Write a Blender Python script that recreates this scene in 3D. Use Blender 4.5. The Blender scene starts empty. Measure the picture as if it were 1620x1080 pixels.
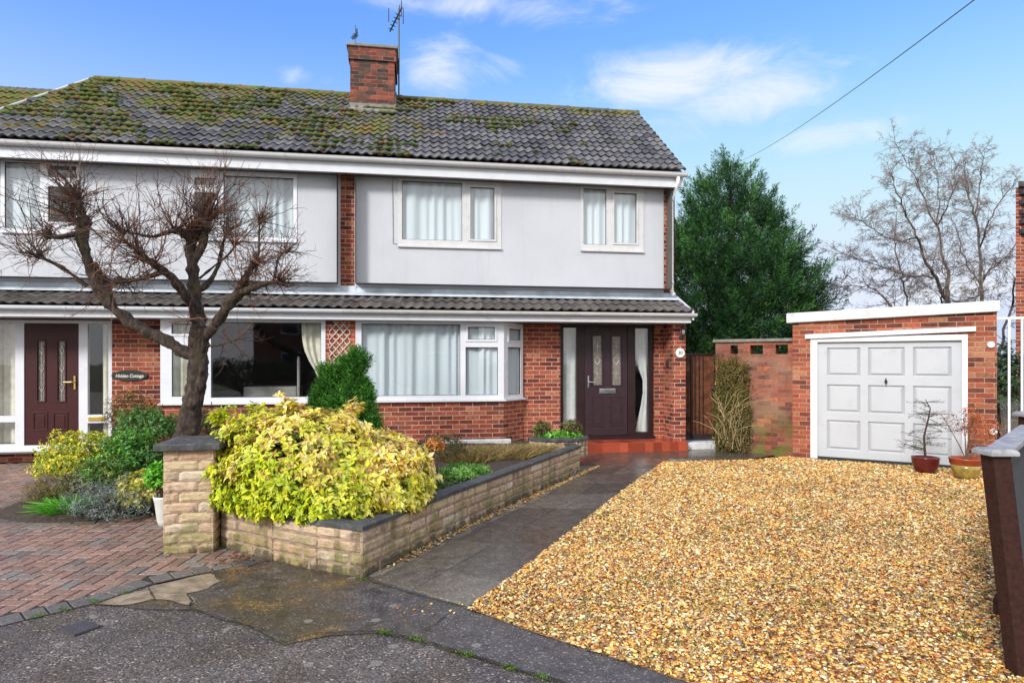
import bpy, bmesh, math, random
import numpy as np
from mathutils import Vector, Matrix, noise
R = math.radians
random.seed(7); rng = np.random.default_rng(7)
SC = bpy.context.scene; COL = SC.collection

# ------------------------------------------------------------------ camera, sky, sun, exposure
EYE = 1.6; TH = R(8.99); HZ = 570.0; F = 1000.0; CX = 810.0
cd = bpy.data.cameras.new('camera'); cam = bpy.data.objects.new('camera', cd); COL.objects.link(cam)
cam.location = (0, 0, EYE); cam.rotation_euler = (R(90), 0, -TH)
cd.sensor_width = 36; cd.lens = 36 * F / 1620; cd.shift_y = (HZ - 540) / 1620; cd.clip_start = .05; cd.clip_end = 2000
SC.camera = cam
SUN_EL = R(31); SUN_AZ = R(222)            # azimuth measured clockwise from +Y (behind the camera, a little left)
w = bpy.data.worlds.new('World'); SC.world = w; w.use_nodes = True
SC.view_settings.view_transform = 'Standard'; SC.view_settings.look = 'None'
SC.view_settings.exposure = 1.32; SC.view_settings.gamma = 1
SC.cycles.max_bounces = 8; SC.cycles.transparent_max_bounces = 12
sl = bpy.data.lights.new('sun', 'SUN'); so = bpy.data.objects.new('sun', sl); COL.objects.link(so)
sl.energy = 1.5; sl.angle = R(12); sl.color = (1, .96, .91)
sdir = Vector((math.sin(SUN_AZ) * math.cos(SUN_EL), math.cos(SUN_AZ) * math.cos(SUN_EL), math.sin(SUN_EL)))
so.rotation_euler = sdir.to_track_quat('Z', 'Y').to_euler(); so.location = sdir * 30

RT = Vector((math.cos(TH), -math.sin(TH), 0)); FW = Vector((math.sin(TH), math.cos(TH), 0)); EP = Vector((0, 0, EYE))
def ray(px, py): return RT * ((px - CX) / F) + FW + Vector((0, 0, (HZ - py) / F))
def D(px, py, Z): return EP + ray(px, py) * Z
def G(px, py, z=0.0):
    r = ray(px, py); return EP + r * ((z - EYE) / r.z)
def W(px, py, Y):
    r = ray(px, py); return EP + r * (Y / r.y)
def XW(px, Y): return W(px, HZ, Y).x
def ZW(px, py, Y): return W(px, py, Y).z

class N:
    """tiny node helper"""
    def __init__(s, tree): s.t = tree; s.k = 0
    def n(s, typ, props=None, **inp):
        nd = s.t.nodes.new(typ); nd.location = (s.k * 30, 0); s.k += 1
        for a, b in (props or {}).items(): setattr(nd, a, b)
        for a, b in inp.items():
            key = int(a[1:]) if a[0] == 'i' and a[1:].isdigit() else a.replace('_', ' ')
            s.set(nd.inputs[key], b)
        return nd
    def set(s, sock, v):
        if isinstance(v, bpy.types.NodeSocket): s.t.links.new(v, sock)
        elif isinstance(v, bpy.types.Node): s.t.links.new(v.outputs[0], sock)
        else:
            if hasattr(sock.default_value, '__len__') and len(sock.default_value) == 4 and len(v) == 3: v = (*v, 1)
            sock.default_value = v
    def m(s, op, a, b=0.0, c=None, clamp=False):
        nd = s.n('ShaderNodeMath', {'operation': op, 'use_clamp': clamp}, i0=a, i1=b)
        if c is not None: s.set(nd.inputs[2], c)
        return nd.outputs[0]
    def vm(s, op, a, b=(0, 0, 0)):
        nd = s.n('ShaderNodeVectorMath', {'operation': op}, i0=a, i1=b)
        return nd.outputs['Value'] if op in ('DOT_PRODUCT', 'LENGTH', 'DISTANCE') else nd.outputs[0]
    def mix(s, f, a, b, mode='MIX'):
        nd = s.t.nodes.new('ShaderNodeMix'); nd.data_type = 'RGBA'; nd.blend_type = mode
        s.set(nd.inputs[0], f); s.set(nd.inputs[6], a); s.set(nd.inputs[7], b); return nd.outputs[2]
    def rng(s, v, a, b, c=0.0, d=1.0, smooth=True):
        nd = s.n('ShaderNodeMapRange', {'interpolation_type': 'SMOOTHSTEP' if smooth else 'LINEAR'}, i0=v, i1=a, i2=b, i3=c, i4=d); return nd.outputs[0]
    def noise(s, vec, scale, detail=4, rough=.55, dim='3D', out=0, dist=0.0):
        nd = s.n('ShaderNodeTexNoise', {'noise_dimensions': dim}, Vector=vec, Scale=scale, Detail=detail, Roughness=rough, Distortion=dist); return nd.outputs[out]
    def vor(s, vec, scale, feature='F1', out='Distance', rnd=1.0):
        nd = s.n('ShaderNodeTexVoronoi', {'feature': feature}, Vector=vec, Scale=scale); nd.inputs['Randomness'].default_value = rnd; return nd.outputs[out]
    def ramp(s, f, stops, interp='LINEAR'):
        nd = s.n('ShaderNodeValToRGB', i0=f); cr = nd.color_ramp; cr.interpolation = interp
        while len(cr.elements) < len(stops): cr.elements.new(.5)
        for e, (p, c) in zip(cr.elements, stops): e.position = p; e.color = (*c, 1)
        return nd.outputs[0]
    def xyz(s, x, y, z=0.0): return s.n('ShaderNodeCombineXYZ', i0=x, i1=y, i2=z).outputs[0]
    def sep(s, v): return s.n('ShaderNodeSeparateXYZ', i0=v).outputs

# world: physical sky, with fair-weather cloud in the view and an unseen overcast bank added behind the photographer for neutral light
def build_world():
    t = w.node_tree; t.nodes.clear(); q = N(t)
    sky = q.n('ShaderNodeTexSky', {'sky_type': 'NISHITA', 'sun_disc': False, 'sun_elevation': SUN_EL, 'sun_rotation': SUN_AZ,
              'altitude': 50, 'air_density': 1.0, 'dust_density': .6, 'ozone_density': 2.5})
    d = q.n('ShaderNodeTexCoord').outputs['Generated']
    X, Y, Z = q.sep(d)
    nz = q.noise(q.vm('MULTIPLY', d, (1, 1, 2.4)), 6.5, 12, .66, dist=.6)
    nb = q.noise(q.vm('MULTIPLY', d, (1, 1, 2.0)), 1.6, 4, .5)
    tot = None
    for (px, py, sx, sy, a) in [(1060, 128, 130, 34, 1.05), (1190, 150, 120, 40, .9), (1300, 215, 90, 22, .75), (1130, 200, 90, 24, .45), (690, 105, 60, 36, .9),
                                (780, 112, 50, 24, .5), (455, 118, 30, 14, .62), (830, 12, 160, 22, .8), (640, 5, 90, 12, .6), (520, 128, 25, 12, .35), (1350, 470, 330, 60, .72),
                                (1000, 300, 260, 60, .2), (60, 30, 120, 30, .2)]:
        c = ray(px, py).normalized(); sr = RT; su = sr.cross(c) * 1.0
        a1 = q.m('DIVIDE', q.vm('DOT_PRODUCT', d, tuple(sr)), sx / F); 
        off = sr.dot(c) / (sx / F)
        a1 = q.m('SUBTRACT', a1, off)
        b1 = q.m('SUBTRACT', q.m('DIVIDE', Z, sy / F), c.z / (sy / F))
        r2 = q.m('ADD', q.m('MULTIPLY', a1, a1), q.m('MULTIPLY', b1, b1))
        g = q.m('MULTIPLY', q.m('EXPONENT', q.m('MULTIPLY', r2, -.75)), a)
        tot = g if tot is None else q.m('MAXIMUM', tot, g)
    ahead = q.m('GREATER_THAN', q.vm('DOT_PRODUCT', d, tuple(FW)), 0.0)
    m = q.m('MULTIPLY', q.rng(q.m('ADD', tot, q.m('MULTIPLY', q.m('SUBTRACT', nz, .5), 1.9)), .26, 1.25), q.rng(tot, .08, .35))
    m = q.m('MULTIPLY', q.m('MULTIPLY', m, ahead), .92, clamp=True)
    back = q.rng(q.vm('DOT_PRODUCT', d, tuple(FW)), .45, -.15)          # unseen cloud bank added behind the camera to whiten the light
    back = q.m('MULTIPLY', back, q.rng(nb, .2, .55, .7, 1))
    m = q.m('MAXIMUM', m, back)
    horizon = q.rng(Z, .47, .08)
    tinted = q.mix(1.0, sky.outputs[0], SKYTINT, 'MULTIPLY')
    hz = q.mix(q.m('MULTIPLY', horizon, 1.0), tinted, (2.85, 3.22, 4.2))
    hz = q.vm('MINIMUM', hz, (4.05, 4.05, 4.08)); hz = q.mix(q.rng(Z, 0.0, -.03), hz, (1.6, 1.5, 1.3))
    cl = q.mix(back, (3.75, 3.9, 4.08), q.mix(q.rng(nb, .3, .65), (4.2, 4.3, 4.6), (6.8, 6.8, 6.9)))
    c = q.mix(m, hz, cl)
    bg = q.n('ShaderNodeBackground', Color=c, Strength=.1)
    t.links.new(bg.outputs[0], q.n('ShaderNodeOutputWorld').inputs[0])
SKYTINT = (.70, .93, 2.1)
build_world()

# ------------------------------------------------------------------ materials
MATS = {}
def mat(name, fn):
    m = bpy.data.materials.new(name); m.use_nodes = True; t = m.node_tree; t.nodes.clear(); q = N(t)
    p = q.n('ShaderNodeBsdfPrincipled'); o = q.n('ShaderNodeOutputMaterial'); t.links.new(p.outputs[0], o.inputs[0])
    r = fn(q, p)
    if r is not None: t.links.new(r, o.inputs[0])
    MATS[name] = m; return m
def oc(q): return q.n('ShaderNodeTexCoord').outputs['Object']
def geo(q): return q.n('ShaderNodeNewGeometry').outputs['Position']
def bump(q, p, h, strength=.5, dist=.01, prev=None):
    b = q.n('ShaderNodeBump', Strength=strength, Distance=dist, Height=h)
    if prev is not None: q.set(b.inputs['Normal'], prev)
    q.set(p.inputs['Normal'], b.outputs[0]); return b.outputs[0]
def simple(name, c, rough=.5, metal=0, var=.12, scale=6, bmp=0.0, bscale=80, spec=.5, dirt=None):
    def f(q, p):
        v = oc(q); n1 = q.noise(v, scale, 5)
        col = q.mix(q.rng(n1, .3, .7), tuple(x * (1 - var) for x in c), tuple(min(1, x * (1 + var)) for x in c))
        if dirt:
            n2 = q.noise(v, dirt[1], 6, .65); col = q.mix(q.rng(n2, dirt[2], dirt[3], 0, dirt[4]), col, dirt[0])
        q.set(p.inputs['Base Color'], col); q.set(p.inputs['Roughness'], q.rng(n1, 0, 1, rough * .85, min(1, rough * 1.15)))
        p.inputs['Metallic'].default_value = metal; p.inputs['Specular IOR Level'].default_value = spec
        if bmp: bump(q, p, q.noise(v, bscale, 4), bmp, .004)
    return mat(name, f)

def masonry(name, bw, bh, mw, stops, mortar, rough=.85, bstr=.7, jitter=.0, dirt=None, moss=None, bond=.5, ramp_i='LINEAR'):
    def f(q, p):
        uv = q.n('ShaderNodeUVMap').outputs[0]; pos = geo(q)
        U, V, _ = q.sep(uv)
        wob = q.m('MULTIPLY', q.m('SUBTRACT', q.noise(pos, 28, 2), .5), .006 + jitter)
        U = q.m('ADD', U, wob); V = q.m('ADD', V, wob)
        v = q.m('DIVIDE', V, bh); row = q.m('FLOOR', v)
        par = q.m('MULTIPLY', q.m('FLOORED_MODULO', row, 2.0), bond)
        u = q.m('ADD', q.m('DIVIDE', U, bw), par); col = q.m('FLOOR', u)
        fu = q.m('FRACT', u); fv = q.m('FRACT', v)
        eu = q.m('MULTIPLY', q.m('MINIMUM', fu, q.m('SUBTRACT', 1.0, fu)), bw)
        ev = q.m('MULTIPLY', q.m('MINIMUM', fv, q.m('SUBTRACT', 1.0, fv)), bh)
        e = q.m('MINIMUM', eu, ev); mk = q.rng(e, mw * .36, mw * .72)
        idv = q.xyz(col, row, .5)
        wn = q.n('ShaderNodeTexWhiteNoise', {'noise_dimensions': '3D'}, Vector=idv)
        wn2 = q.n('ShaderNodeTexWhiteNoise', {'noise_dimensions': '3D'}, Vector=q.xyz(row, col, 3.7))
        n1 = q.noise(pos, 22, 6, .65); n2 = q.noise(pos, 120, 3, .6); n3 = q.noise(pos, 1.1, 4)
        f1 = q.m('ADD', wn.outputs[0], q.m('MULTIPLY', q.m('SUBTRACT', n1, .5), 1.0))
        c = q.ramp(f1, stops, ramp_i)
        c = q.mix(1.0, c, q.ramp(n2, [(.25, (.62, .62, .62)), (.75, (1.25, 1.22, 1.2))]), 'MULTIPLY')
        c = q.mix(1.0, c, q.ramp(wn2.outputs[0], [(0, (.78, .78, .78)), (1, (1.18, 1.18, 1.18))]), 'MULTIPLY')
        mo = q.mix(q.rng(n1, .35, .7), mortar, tuple(x * .6 for x in mortar))
        c = q.mix(mk, mo, c)
        c = q.mix(1.0, c, q.ramp(n3, [(.3, (.84, .82, .8)), (.7, (1.1, 1.1, 1.1))]), 'MULTIPLY')
        if dirt: c = q.mix(q.rng(q.noise(pos, dirt[1], 6, .6), dirt[2], dirt[3], 0, dirt[4]), c, dirt[0])
        if moss:
            Zp = q.sep(pos)[2]; mm = q.m('MULTIPLY', q.rng(Zp, moss[1], moss[2]), q.rng(q.noise(pos, moss[3], 6, .65), .38, .62)); c = q.mix(q.m('MULTIPLY', mm, moss[4]), c, moss[0])
        q.set(p.inputs['Base Color'], c); p.inputs['Roughness'].default_value = rough; p.inputs['Specular IOR Level'].default_value = .25
        h = q.m('ADD', mk, q.m('MULTIPLY', n1, .35)); h = q.m('ADD', h, q.m('MULTIPLY', wn2.outputs[0], .25))
        bump(q, p, h, bstr, .006)
    return mat(name, f)

RED = [(0.0, (.11, .030, .028)), (.22, (.22, .044, .030)), (.42, (.31, .068, .038)), (.62, (.39, .115, .06)), (.82, (.27, .052, .034)), (1, (.47, .19, .11))]
masonry('brick_red', .225, .075, .010, RED, (.62, .44, .33), dirt=((.14, .075, .05), 1.7, .50, .75, .45))
RED2 = [(0.0, (.10, .035, .025)), (.3, (.26, .06, .035)), (.55, (.38, .10, .05)), (.8, (.30, .09, .05)), (1, (.42, .20, .11))]
masonry('brick_garage', .225, .075, .009, RED2, (.46, .34, .26), dirt=((.22, .12, .05), 2.2, .5, .75, .5))
RED3 = [(0.0, (.11, .035, .03)), (.3, (.22, .065, .045)), (.6, (.30, .11, .075)), (.85, (.26, .07, .04)), (1, (.50, .15, .06))]
masonry('brick_old', .225, .075, .008, RED3, (.27, .17, .13), dirt=((.30, .20, .14), 1.6, .45, .7, .55), moss=((.10, .13, .02), 1.0, .0, 3.2, .9))
masonry('brick_chimney', .225, .075, .010, [(0, (.045, .028, .028)), (.3, (.12, .035, .028)), (.6, (.25, .055, .035)), (1, (.32, .09, .055))], (.30, .19, .15), dirt=((.05, .05, .04), 4, .42, .62, .75))
masonry('tile_red', .155, .5, .004, [(0, (.30, .055, .030)), (1, (.42, .085, .045))], (.24, .06, .035), rough=.22, bstr=.3)

def f_render(q, p):
    v = geo(q); n = q.noise(v, 170, 3, .7); n2 = q.noise(v, .9, 5); n3 = q.vor(v, 75)
    X, Y, Z = q.sep(v); st = q.noise(q.xyz(q.m('MULTIPLY', X, 7), Y, q.m('MULTIPLY', Z, .5)), 1, 5)
    c = q.mix(q.rng(n2, .3, .7), (.47, .49, .535), (.515, .535, .58))
    c = q.mix(q.rng(st, .52, .8, 0, .35), c, (.40, .40, .40))
    c = q.mix(q.rng(n3, .0, .35, .35, 0), c, (.62, .63, .66))
    q.set(p.inputs['Base Color'], c); p.inputs['Roughness'].default_value = .85
    bump(q, p, q.m('ADD', n, n3), .45, .006)
mat('render_wall', f_render)
simple('upvc', (.66, .68, .73), .28, var=.03, scale=3, dirt=((.45, .44, .42), 9, .58, .8, .35))
simple('upvc_old', (.56, .56, .57), .4, var=.05, scale=3, dirt=((.33, .32, .28), 7, .5, .75, .5))
simple('gasket', (.015, .017, .02), .5)
simple('fascia', (.60, .62, .66), .4, var=.04, dirt=((.38, .36, .33), 5, .55, .8, .4))
def f_glass(q, p):
    lw = q.n('ShaderNodeLayerWeight', Blend=.5); n = q.noise(geo(q), 1.6, 2)
    b = q.n('ShaderNodeBump', Strength=.03, Distance=.05, Height=n)
    g = q.n('ShaderNodeBsdfGlossy', Color=(1, 1, 1), Roughness=.015); q.set(g.inputs['Normal'], b.outputs[0])
    t = q.n('ShaderNodeBsdfTransparent', Color=(.96, .985, .99))
    f = q.m('ADD', q.m('MULTIPLY', q.m('POWER', lw.outputs['Facing'], 5.0), .9), .085)
    s = q.n('ShaderNodeMixShader', i0=f); q.t.links.new(t.outputs[0], s.inputs[1]); q.t.links.new(g.outputs[0], s.inputs[2])
    return s.outputs[0]
mat('glass', f_glass)
def f_frost(q, p):
    n = q.noise(geo(q), 60, 3); c = q.ramp(n, [(.3, (.07, .055, .05)), (.7, (.30, .27, .23))])
    q.set(p.inputs['Base Color'], c); p.inputs['Roughness'].default_value = .12; bump(q, p, n, .4, .01)
mat('obscure_glass', f_frost)
def f_curt(q, p):
    v = geo(q); X, Y, Z = q.sep(v); n = q.noise(q.xyz(q.m('MULTIPLY', X, 14), q.m('MULTIPLY', Y, 14), q.m('MULTIPLY', Z, .4)), 1, 4)
    c = q.mix(n, (.44, .50, .54), (.60, .65, .68)); q.set(p.inputs['Base Color'], c); p.inputs['Roughness'].default_value = .9
mat('net_curtain', f_curt)
simple('cream_curtain', (.66, .63, .52), .9, var=.12, scale=10)
simple('grey_curtain', (.52, .54, .52), .9, var=.1, scale=8)
simple('interior', (.10, .09, .085), .9)
simple('interior_sofa', (.30, .29, .27), .9)
simple('door_brown', (.034, .018, .024), .42, var=.15, scale=25, bmp=.25, bscale=60, spec=.3)
simple('door_frame_brown', (.024, .010, .011), .4, var=.15, spec=.3)
simple('door_red', (.045, .008, .008), .45, spec=.3, var=.15, scale=20, bmp=.2, bscale=60)
simple('chrome', (.75, .76, .78), .18, metal=1)
simple('brass', (.62, .44, .14), .28, metal=1)
simple('lead_came', (.62, .62, .60), .35, metal=.6)
simple('lead', (.50, .56, .62), .6, var=.25, scale=3, bmp=.3, bscale=14, dirt=((.40, .46, .52), 2.5, .45, .7, .6))
simple('black_metal', (.02, .02, .022), .4)
simple('iron_brown', (.022, .014, .011), .55, var=.3)
simple('aerial_metal', (.05, .05, .055), .5)
simple('coping_dark', (.052, .052, .052), .6, var=.35, scale=9, bmp=.7, bscale=45, dirt=((.16, .17, .15), 16, .52, .72, .6))
simple('concrete_pale', (.60, .61, .61), .8, var=.1, scale=7, bmp=.3, bscale=60, dirt=((.22, .22, .18), 5, .55, .8, .5))
simple('coping_grey', (.20, .19, .17), .8, var=.25, scale=9, bmp=.5, bscale=40)
simple('garage_white', (.46, .48, .51), .4, var=.03, scale=2, dirt=((.30, .30, .28), 5, .52, .8, .35))
simple('paint_white', (.68, .70, .75), .4, var=.04, dirt=((.40, .39, .36), 8, .55, .8, .4))
simple('soil', (.040, .027, .017), .95, var=.5, scale=20, bmp=1, bscale=40)
simple('trellis', (.55, .52, .46), .7, var=.2)
simple('gate_wood', (.14, .048, .022), .6, var=.35, scale=12, bmp=.3, bscale=30)
simple('fence_brown', (.038, .014, .010), .7, spec=.2, var=.25, scale=40, bmp=.35, bscale=120)
simple('cap_grey', (.30, .30, .31), .55, var=.25, scale=14, bmp=.3, bscale=90, dirt=((.12, .11, .11), 10, .5, .7, .6))
simple('slat_dark', (.045, .042, .05), .5, var=.2, scale=20)
simple('pot_red', (.10, .014, .012), .2, var=.25, scale=7)
simple('pot_glaze', (.30, .21, .05), .22, var=.35, scale=9, dirt=((.10, .13, .03), 6, .5, .7, .6))
simple('pot_rim', (.28, .055, .018), .35, var=.2)
simple('pot_white', (.62, .62, .58), .5, var=.1, dirt=((.25, .25, .18), 8, .5, .7, .5))
simple('slate_sign', (.018, .020, .020), .35, var=.3)
simple('sign_letter', (.66, .64, .56), .5)
simple('ink', (.03, .03, .035), .5)
simple('ceramic_white', (.82, .81, .77), .2, var=.03)
simple('lamp_glass', (.75, .75, .72), .1)
simple('stem_brown', (.09, .055, .035), .85, var=.3, scale=20, bmp=.5)
simple('cover_metal', (.055, .052, .055), .6, var=.3, scale=60, bmp=.6, bscale=60)
simple('pipe_white', (.80, .80, .80), .35, var=.04)
simple('weed', (.10, .28, .03), .7, var=.3, scale=30)
simple('cable_black', (.05, .05, .055), .5)

def f_roof(q, p):
    at = q.n('ShaderNodeAttribute', {'attribute_name': 'Col'}).outputs['Color']; v = geo(q)
    n1 = q.noise(v, 40, 5, .7); n2 = q.noise(v, 2.3, 7, .68); X, Y, Z = q.sep(v)
    c = q.mix(q.rng(n1, .3, .7), (.028, .027, .025), (.16, .156, .148)); c = q.mix(1, c, at, 'MULTIPLY')
    # moss and lichen are thickest on the left house and along the ridge
    xm = q.rng(X, .8, -4.6, .0, .15); nearv = q.rng(q.m('ABSOLUTE', q.m('ADD', X, .35)), 1.3, .2, 0, .09); rd = q.rng(Z, 6.5, 7.0, 0, .13); lo = q.rng(Z, 5.1, 5.9, -.12, 0)
    m = q.m('ADD', q.m('ADD', q.m('ADD', n2, xm), q.m('ADD', rd, nearv)), lo)
    m = q.m('ADD', m, q.m('MULTIPLY', q.m('SUBTRACT', n1, .5), .42))
    mo = q.ramp(q.noise(v, 4.3, 6, .7), [(.3, (.035, .075, .01)), (.46, (.11, .13, .018)), (.56, (.16, .11, .02)), (.68, (.14, .058, .014))]); mo = q.mix(1, mo, q.ramp(q.noise(v, 55, 3), [(.3, (.45, .45, .45)), (.7, (1.5, 1.5, 1.4))]), 'MULTIPLY')
    c = q.mix(q.rng(m, .57, .68, 0, .92), c, mo)
    c = q.mix(q.m('MULTIPLY', q.rng(q.vor(v, 28), .05, .12, 1, 0), .8), c, (.42, .43, .42))
    q.set(p.inputs['Base Color'], c); q.set(p.inputs['Roughness'], q.rng(m, .55, .66, .42, .9)); p.inputs['Specular IOR Level'].default_value = .6
    bump(q, p, q.m('ADD', n1, q.rng(m, .6, .7, 0, 2)), .4, .008)
mat('roof_tile', f_roof)
def f_roof2(q, p):
    at = q.n('ShaderNodeAttribute', {'attribute_name': 'Col'}).outputs['Color']; v = geo(q)
    n1 = q.noise(v, 40, 5, .7); n2 = q.noise(v, 5, 5, .6)
    c = q.mix(q.rng(n1, .3, .7), (.040, .036, .034), (.105, .095, .088)); c = q.mix(1, c, at, 'MULTIPLY'); c = q.mix(q.rng(n2, .5, .7, 0, .6), c, (.15, .125, .10))
    q.set(p.inputs['Base Color'], c); p.inputs['Roughness'].default_value = .6; bump(q, p, n1, .4, .006)
mat('pent_tile', f_roof2)

def attrcol(name, rough=.5, trans=0.25, spec=.35, nsc=60, lo=.75, hi=1.2, bmp=0):
    def f(q, p):
        at = q.n('ShaderNodeAttribute', {'attribute_name': 'Col'}).outputs['Color']; v = geo(q); n = q.noise(v, nsc, 3)
        c = q.mix(1, at, q.ramp(n, [(.3, (lo,) * 3), (.7, (hi,) * 3)]), 'MULTIPLY'); q.set(p.inputs['Base Color'], c); p.inputs['Roughness'].default_value = rough
        p.inputs['Specular IOR Level'].default_value = spec
        if bmp: bump(q, p, n, bmp, .004)
        if trans:
            tr = q.n('ShaderNodeBsdfTranslucent', Color=c); s = q.n('ShaderNodeMixShader', i0=trans)
            q.t.links.new(p.outputs[0], s.inputs[1]); q.t.links.new(tr.outputs[0], s.inputs[2]); return s.outputs[0]
    return mat(name, f)
attrcol('leaf', .42, .28); attrcol('leaf_matt', .65, .2); attrcol('needle', .7, .12, .2)
attrcol('gravel', .42, 0, .5, 90, .8, 1.18, .3); attrcol('twig', .75, 0, .2, 60, .7, 1.25)

def f_bark(q, p):
    v = oc(q); X, Y, Z = q.sep(v); n = q.noise(q.xyz(q.m('MULTIPLY', X, 30), q.m('MULTIPLY', Y, 30), q.m('MULTIPLY', Z, 9)), 1, 6, .7); n2 = q.noise(v, 4, 4)
    c = q.ramp(n, [(.32, (.008, .005, .004)), (.5, (.050, .030, .022)), (.70, (.16, .11, .08))]); c = q.mix(q.rng(n2, .5, .75, 0, .55), c, (.10, .085, .025))
    q.set(p.inputs['Base Color'], c); p.inputs['Roughness'].default_value = .75; bump(q, p, n, 1, .06)
mat('bark', f_bark)
simple('birch_bark', (.12, .09, .075), .8, var=.5, scale=3)

# stone of the low wall and pillar (real blocks; colour per block in the attribute)
def f_stone(q, p):
    at = q.n('ShaderNodeAttribute', {'attribute_name': 'Col'}).outputs['Color']; v = geo(q); X, Y, Z = q.sep(v)
    n1 = q.noise(q.vm('MULTIPLY', v, (1, 1, 2.2)), 26, 7, .7); n2 = q.noise(v, 110, 4, .7)
    c = q.mix(1, at, q.ramp(n1, [(.28, (.55, .50, .46)), (.5, (.95, .93, .9)), (.75, (1.2, 1.17, 1.12))]), 'MULTIPLY')
    st = q.noise(q.xyz(q.m('MULTIPLY', X, 9), q.m('MULTIPLY', Y, 9), q.m('MULTIPLY', Z, 1.6)), 1, 4)
    c = q.mix(q.m('MULTIPLY', q.rng(st, .50, .66, 0, .8), q.rng(Z, .75, .30)), c, (.10, .075, .035))       # run-down stains below the coping
    mz = q.m('ADD', q.rng(Z, .42, .02, 0, .2), q.noise(v, 4.0, 8, .72))
    c = q.mix(q.rng(mz, .54, .78, 0, .8), c, (.20, .185, .045)); c = q.mix(q.rng(q.m('ADD', q.rng(Z, .16, .0, 0, .3), q.noise(v, 9, 5)), .62, .8, 0, .8), c, (.06, .045, .028))
    c = q.mix(q.m('MULTIPLY', q.rng(q.vor(v, 45), .08, .2, 1, 0), q.rng(Z, .25, .02, 0, .7)), c, (.40, .40, .33))
    q.set(p.inputs['Base Color'], c); p.inputs['Roughness'].default_value = .75; bump(q, p, q.m('ADD', n1, q.m('MULTIPLY', n2, .5)), .9, .014)
mat('stone', f_stone)
simple('mortar', (.27, .19, .135), .95, var=.3, scale=14, bmp=.6, bscale=60)

# ground surfaces
def f_asphalt(q, p):
    v = geo(q); n0 = q.noise(v, 1.1, 5, .6); n1 = q.noise(v, 9, 6, .65)
    vc = q.n('ShaderNodeTexVoronoi', Vector=v, Scale=95.0); sp = q.sep(vc.outputs['Color'])[0]
    c = q.mix(q.rng(n0, .35, .65), (.075, .068, .062), (.135, .12, .105)); c = q.mix(q.rng(n1, .45, .7, 0, .5), c, (.095, .08, .062))
    st = q.ramp(sp, [(0, (.5, .48, .47)), (.30, (.9, .88, .87)), (.70, (1.25, 1.2, 1.15)), (.87, (1.8, 1.7, 1.6)), (.965, (3.6, 3.4, 3.2))], 'CONSTANT'); n6 = q.noise(v, 2.4, 6, .65); c = q.mix(q.rng(n6, .45, .62, 0, .6), c, (.095, .076, .052)); st = q.mix(q.rng(q.noise(v, 14, 4, .7), .28, .5), (1, 1, 1), st); c = q.mix(1, c, st, 'MULTIPLY'); sp2 = q.n('ShaderNodeTexVoronoi', Vector=v, Scale=42.0); c = q.mix(q.m('MULTIPLY', q.rng(sp2.outputs['Distance'], .16, .26, 1, 0), q.m('GREATER_THAN', q.sep(sp2.outputs['Color'])[1], .86)), c, (.34, .32, .28))
    c = q.mix(q.m('MULTIPLY', q.rng(q.noise(v, 3.3, 3), .68, .72), q.rng(n1, .4, .55)), c, (.24, .23, .20))
    c = q.mix(q.rng(q.vor(v, 3.6), .10, .125, .75, 0), c, (.22, .21, .18))
    q.set(p.inputs['Base Color'], c); q.set(p.inputs['Roughness'], q.rng(n0, .35, .65, .38, .62)); bump(q, p, q.m('SUBTRACT', n1, vc.outputs['Distance']), .8, .006)
mat('asphalt', f_asphalt)
def f_apron(q, p):
    v = geo(q); n0 = q.noise(v, 1.3, 6, .62); n1 = q.noise(v, 7, 7, .7); n2 = q.noise(v, 160, 3)
    X, Y, Z = q.sep(v)
    vc = q.n('ShaderNodeTexVoronoi', Vector=v, Scale=110.0); sp = q.sep(vc.outputs['Color'])[0]
    c = q.ramp(n1, [(.28, (.045, .039, .034)), (.5, (.088, .078, .072)), (.72, (.13, .115, .10))])
    left = q.rng(X, .5, -.7)
    c = q.mix(q.m('MULTIPLY', q.rng(n0, .38, .55, 0, .7), left), c, (.060, .044, .020))
    n5 = q.noise(v, 2.6, 7, .68, dist=.5); c = q.mix(q.m('MULTIPLY', q.rng(n5, .52, .64, 0, .8), left), c, (.155, .095, .038)); c = q.mix(q.m('MULTIPLY', q.rng(n5, .62, .70, 0, .8), q.m('MULTIPLY', left, q.rng(n1, .42, .6))), c, (.34, .23, .11)); c = q.mix(q.m('MULTIPLY', q.rng(n5, .47, .38, 0, .75), left), c, (.028, .026, .018))
    c = q.mix(q.m('MULTIPLY', q.rng(n1, .60, .70, 0, .7), left), c, (.025, .024, .020))
    st = q.ramp(sp, [(0, (.75, .75, .75)), (.7, (1.2, 1.2, 1.2)), (.93, (3.0, 3.0, 2.9))], 'CONSTANT'); c = q.mix(.8, c, st, 'MULTIPLY')
    c = q.mix(q.rng(q.vor(v, 3.1), .075, .11, .7, 0), c, (.24, .225, .19))
    q.set(p.inputs['Base Color'], c); q.set(p.inputs['Roughness'], q.rng(n0, .35, .65, .45, .25)); bump(q, p, q.m('ADD', n1, n2), .45, .006)
mat('apron', f_apron)
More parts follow.
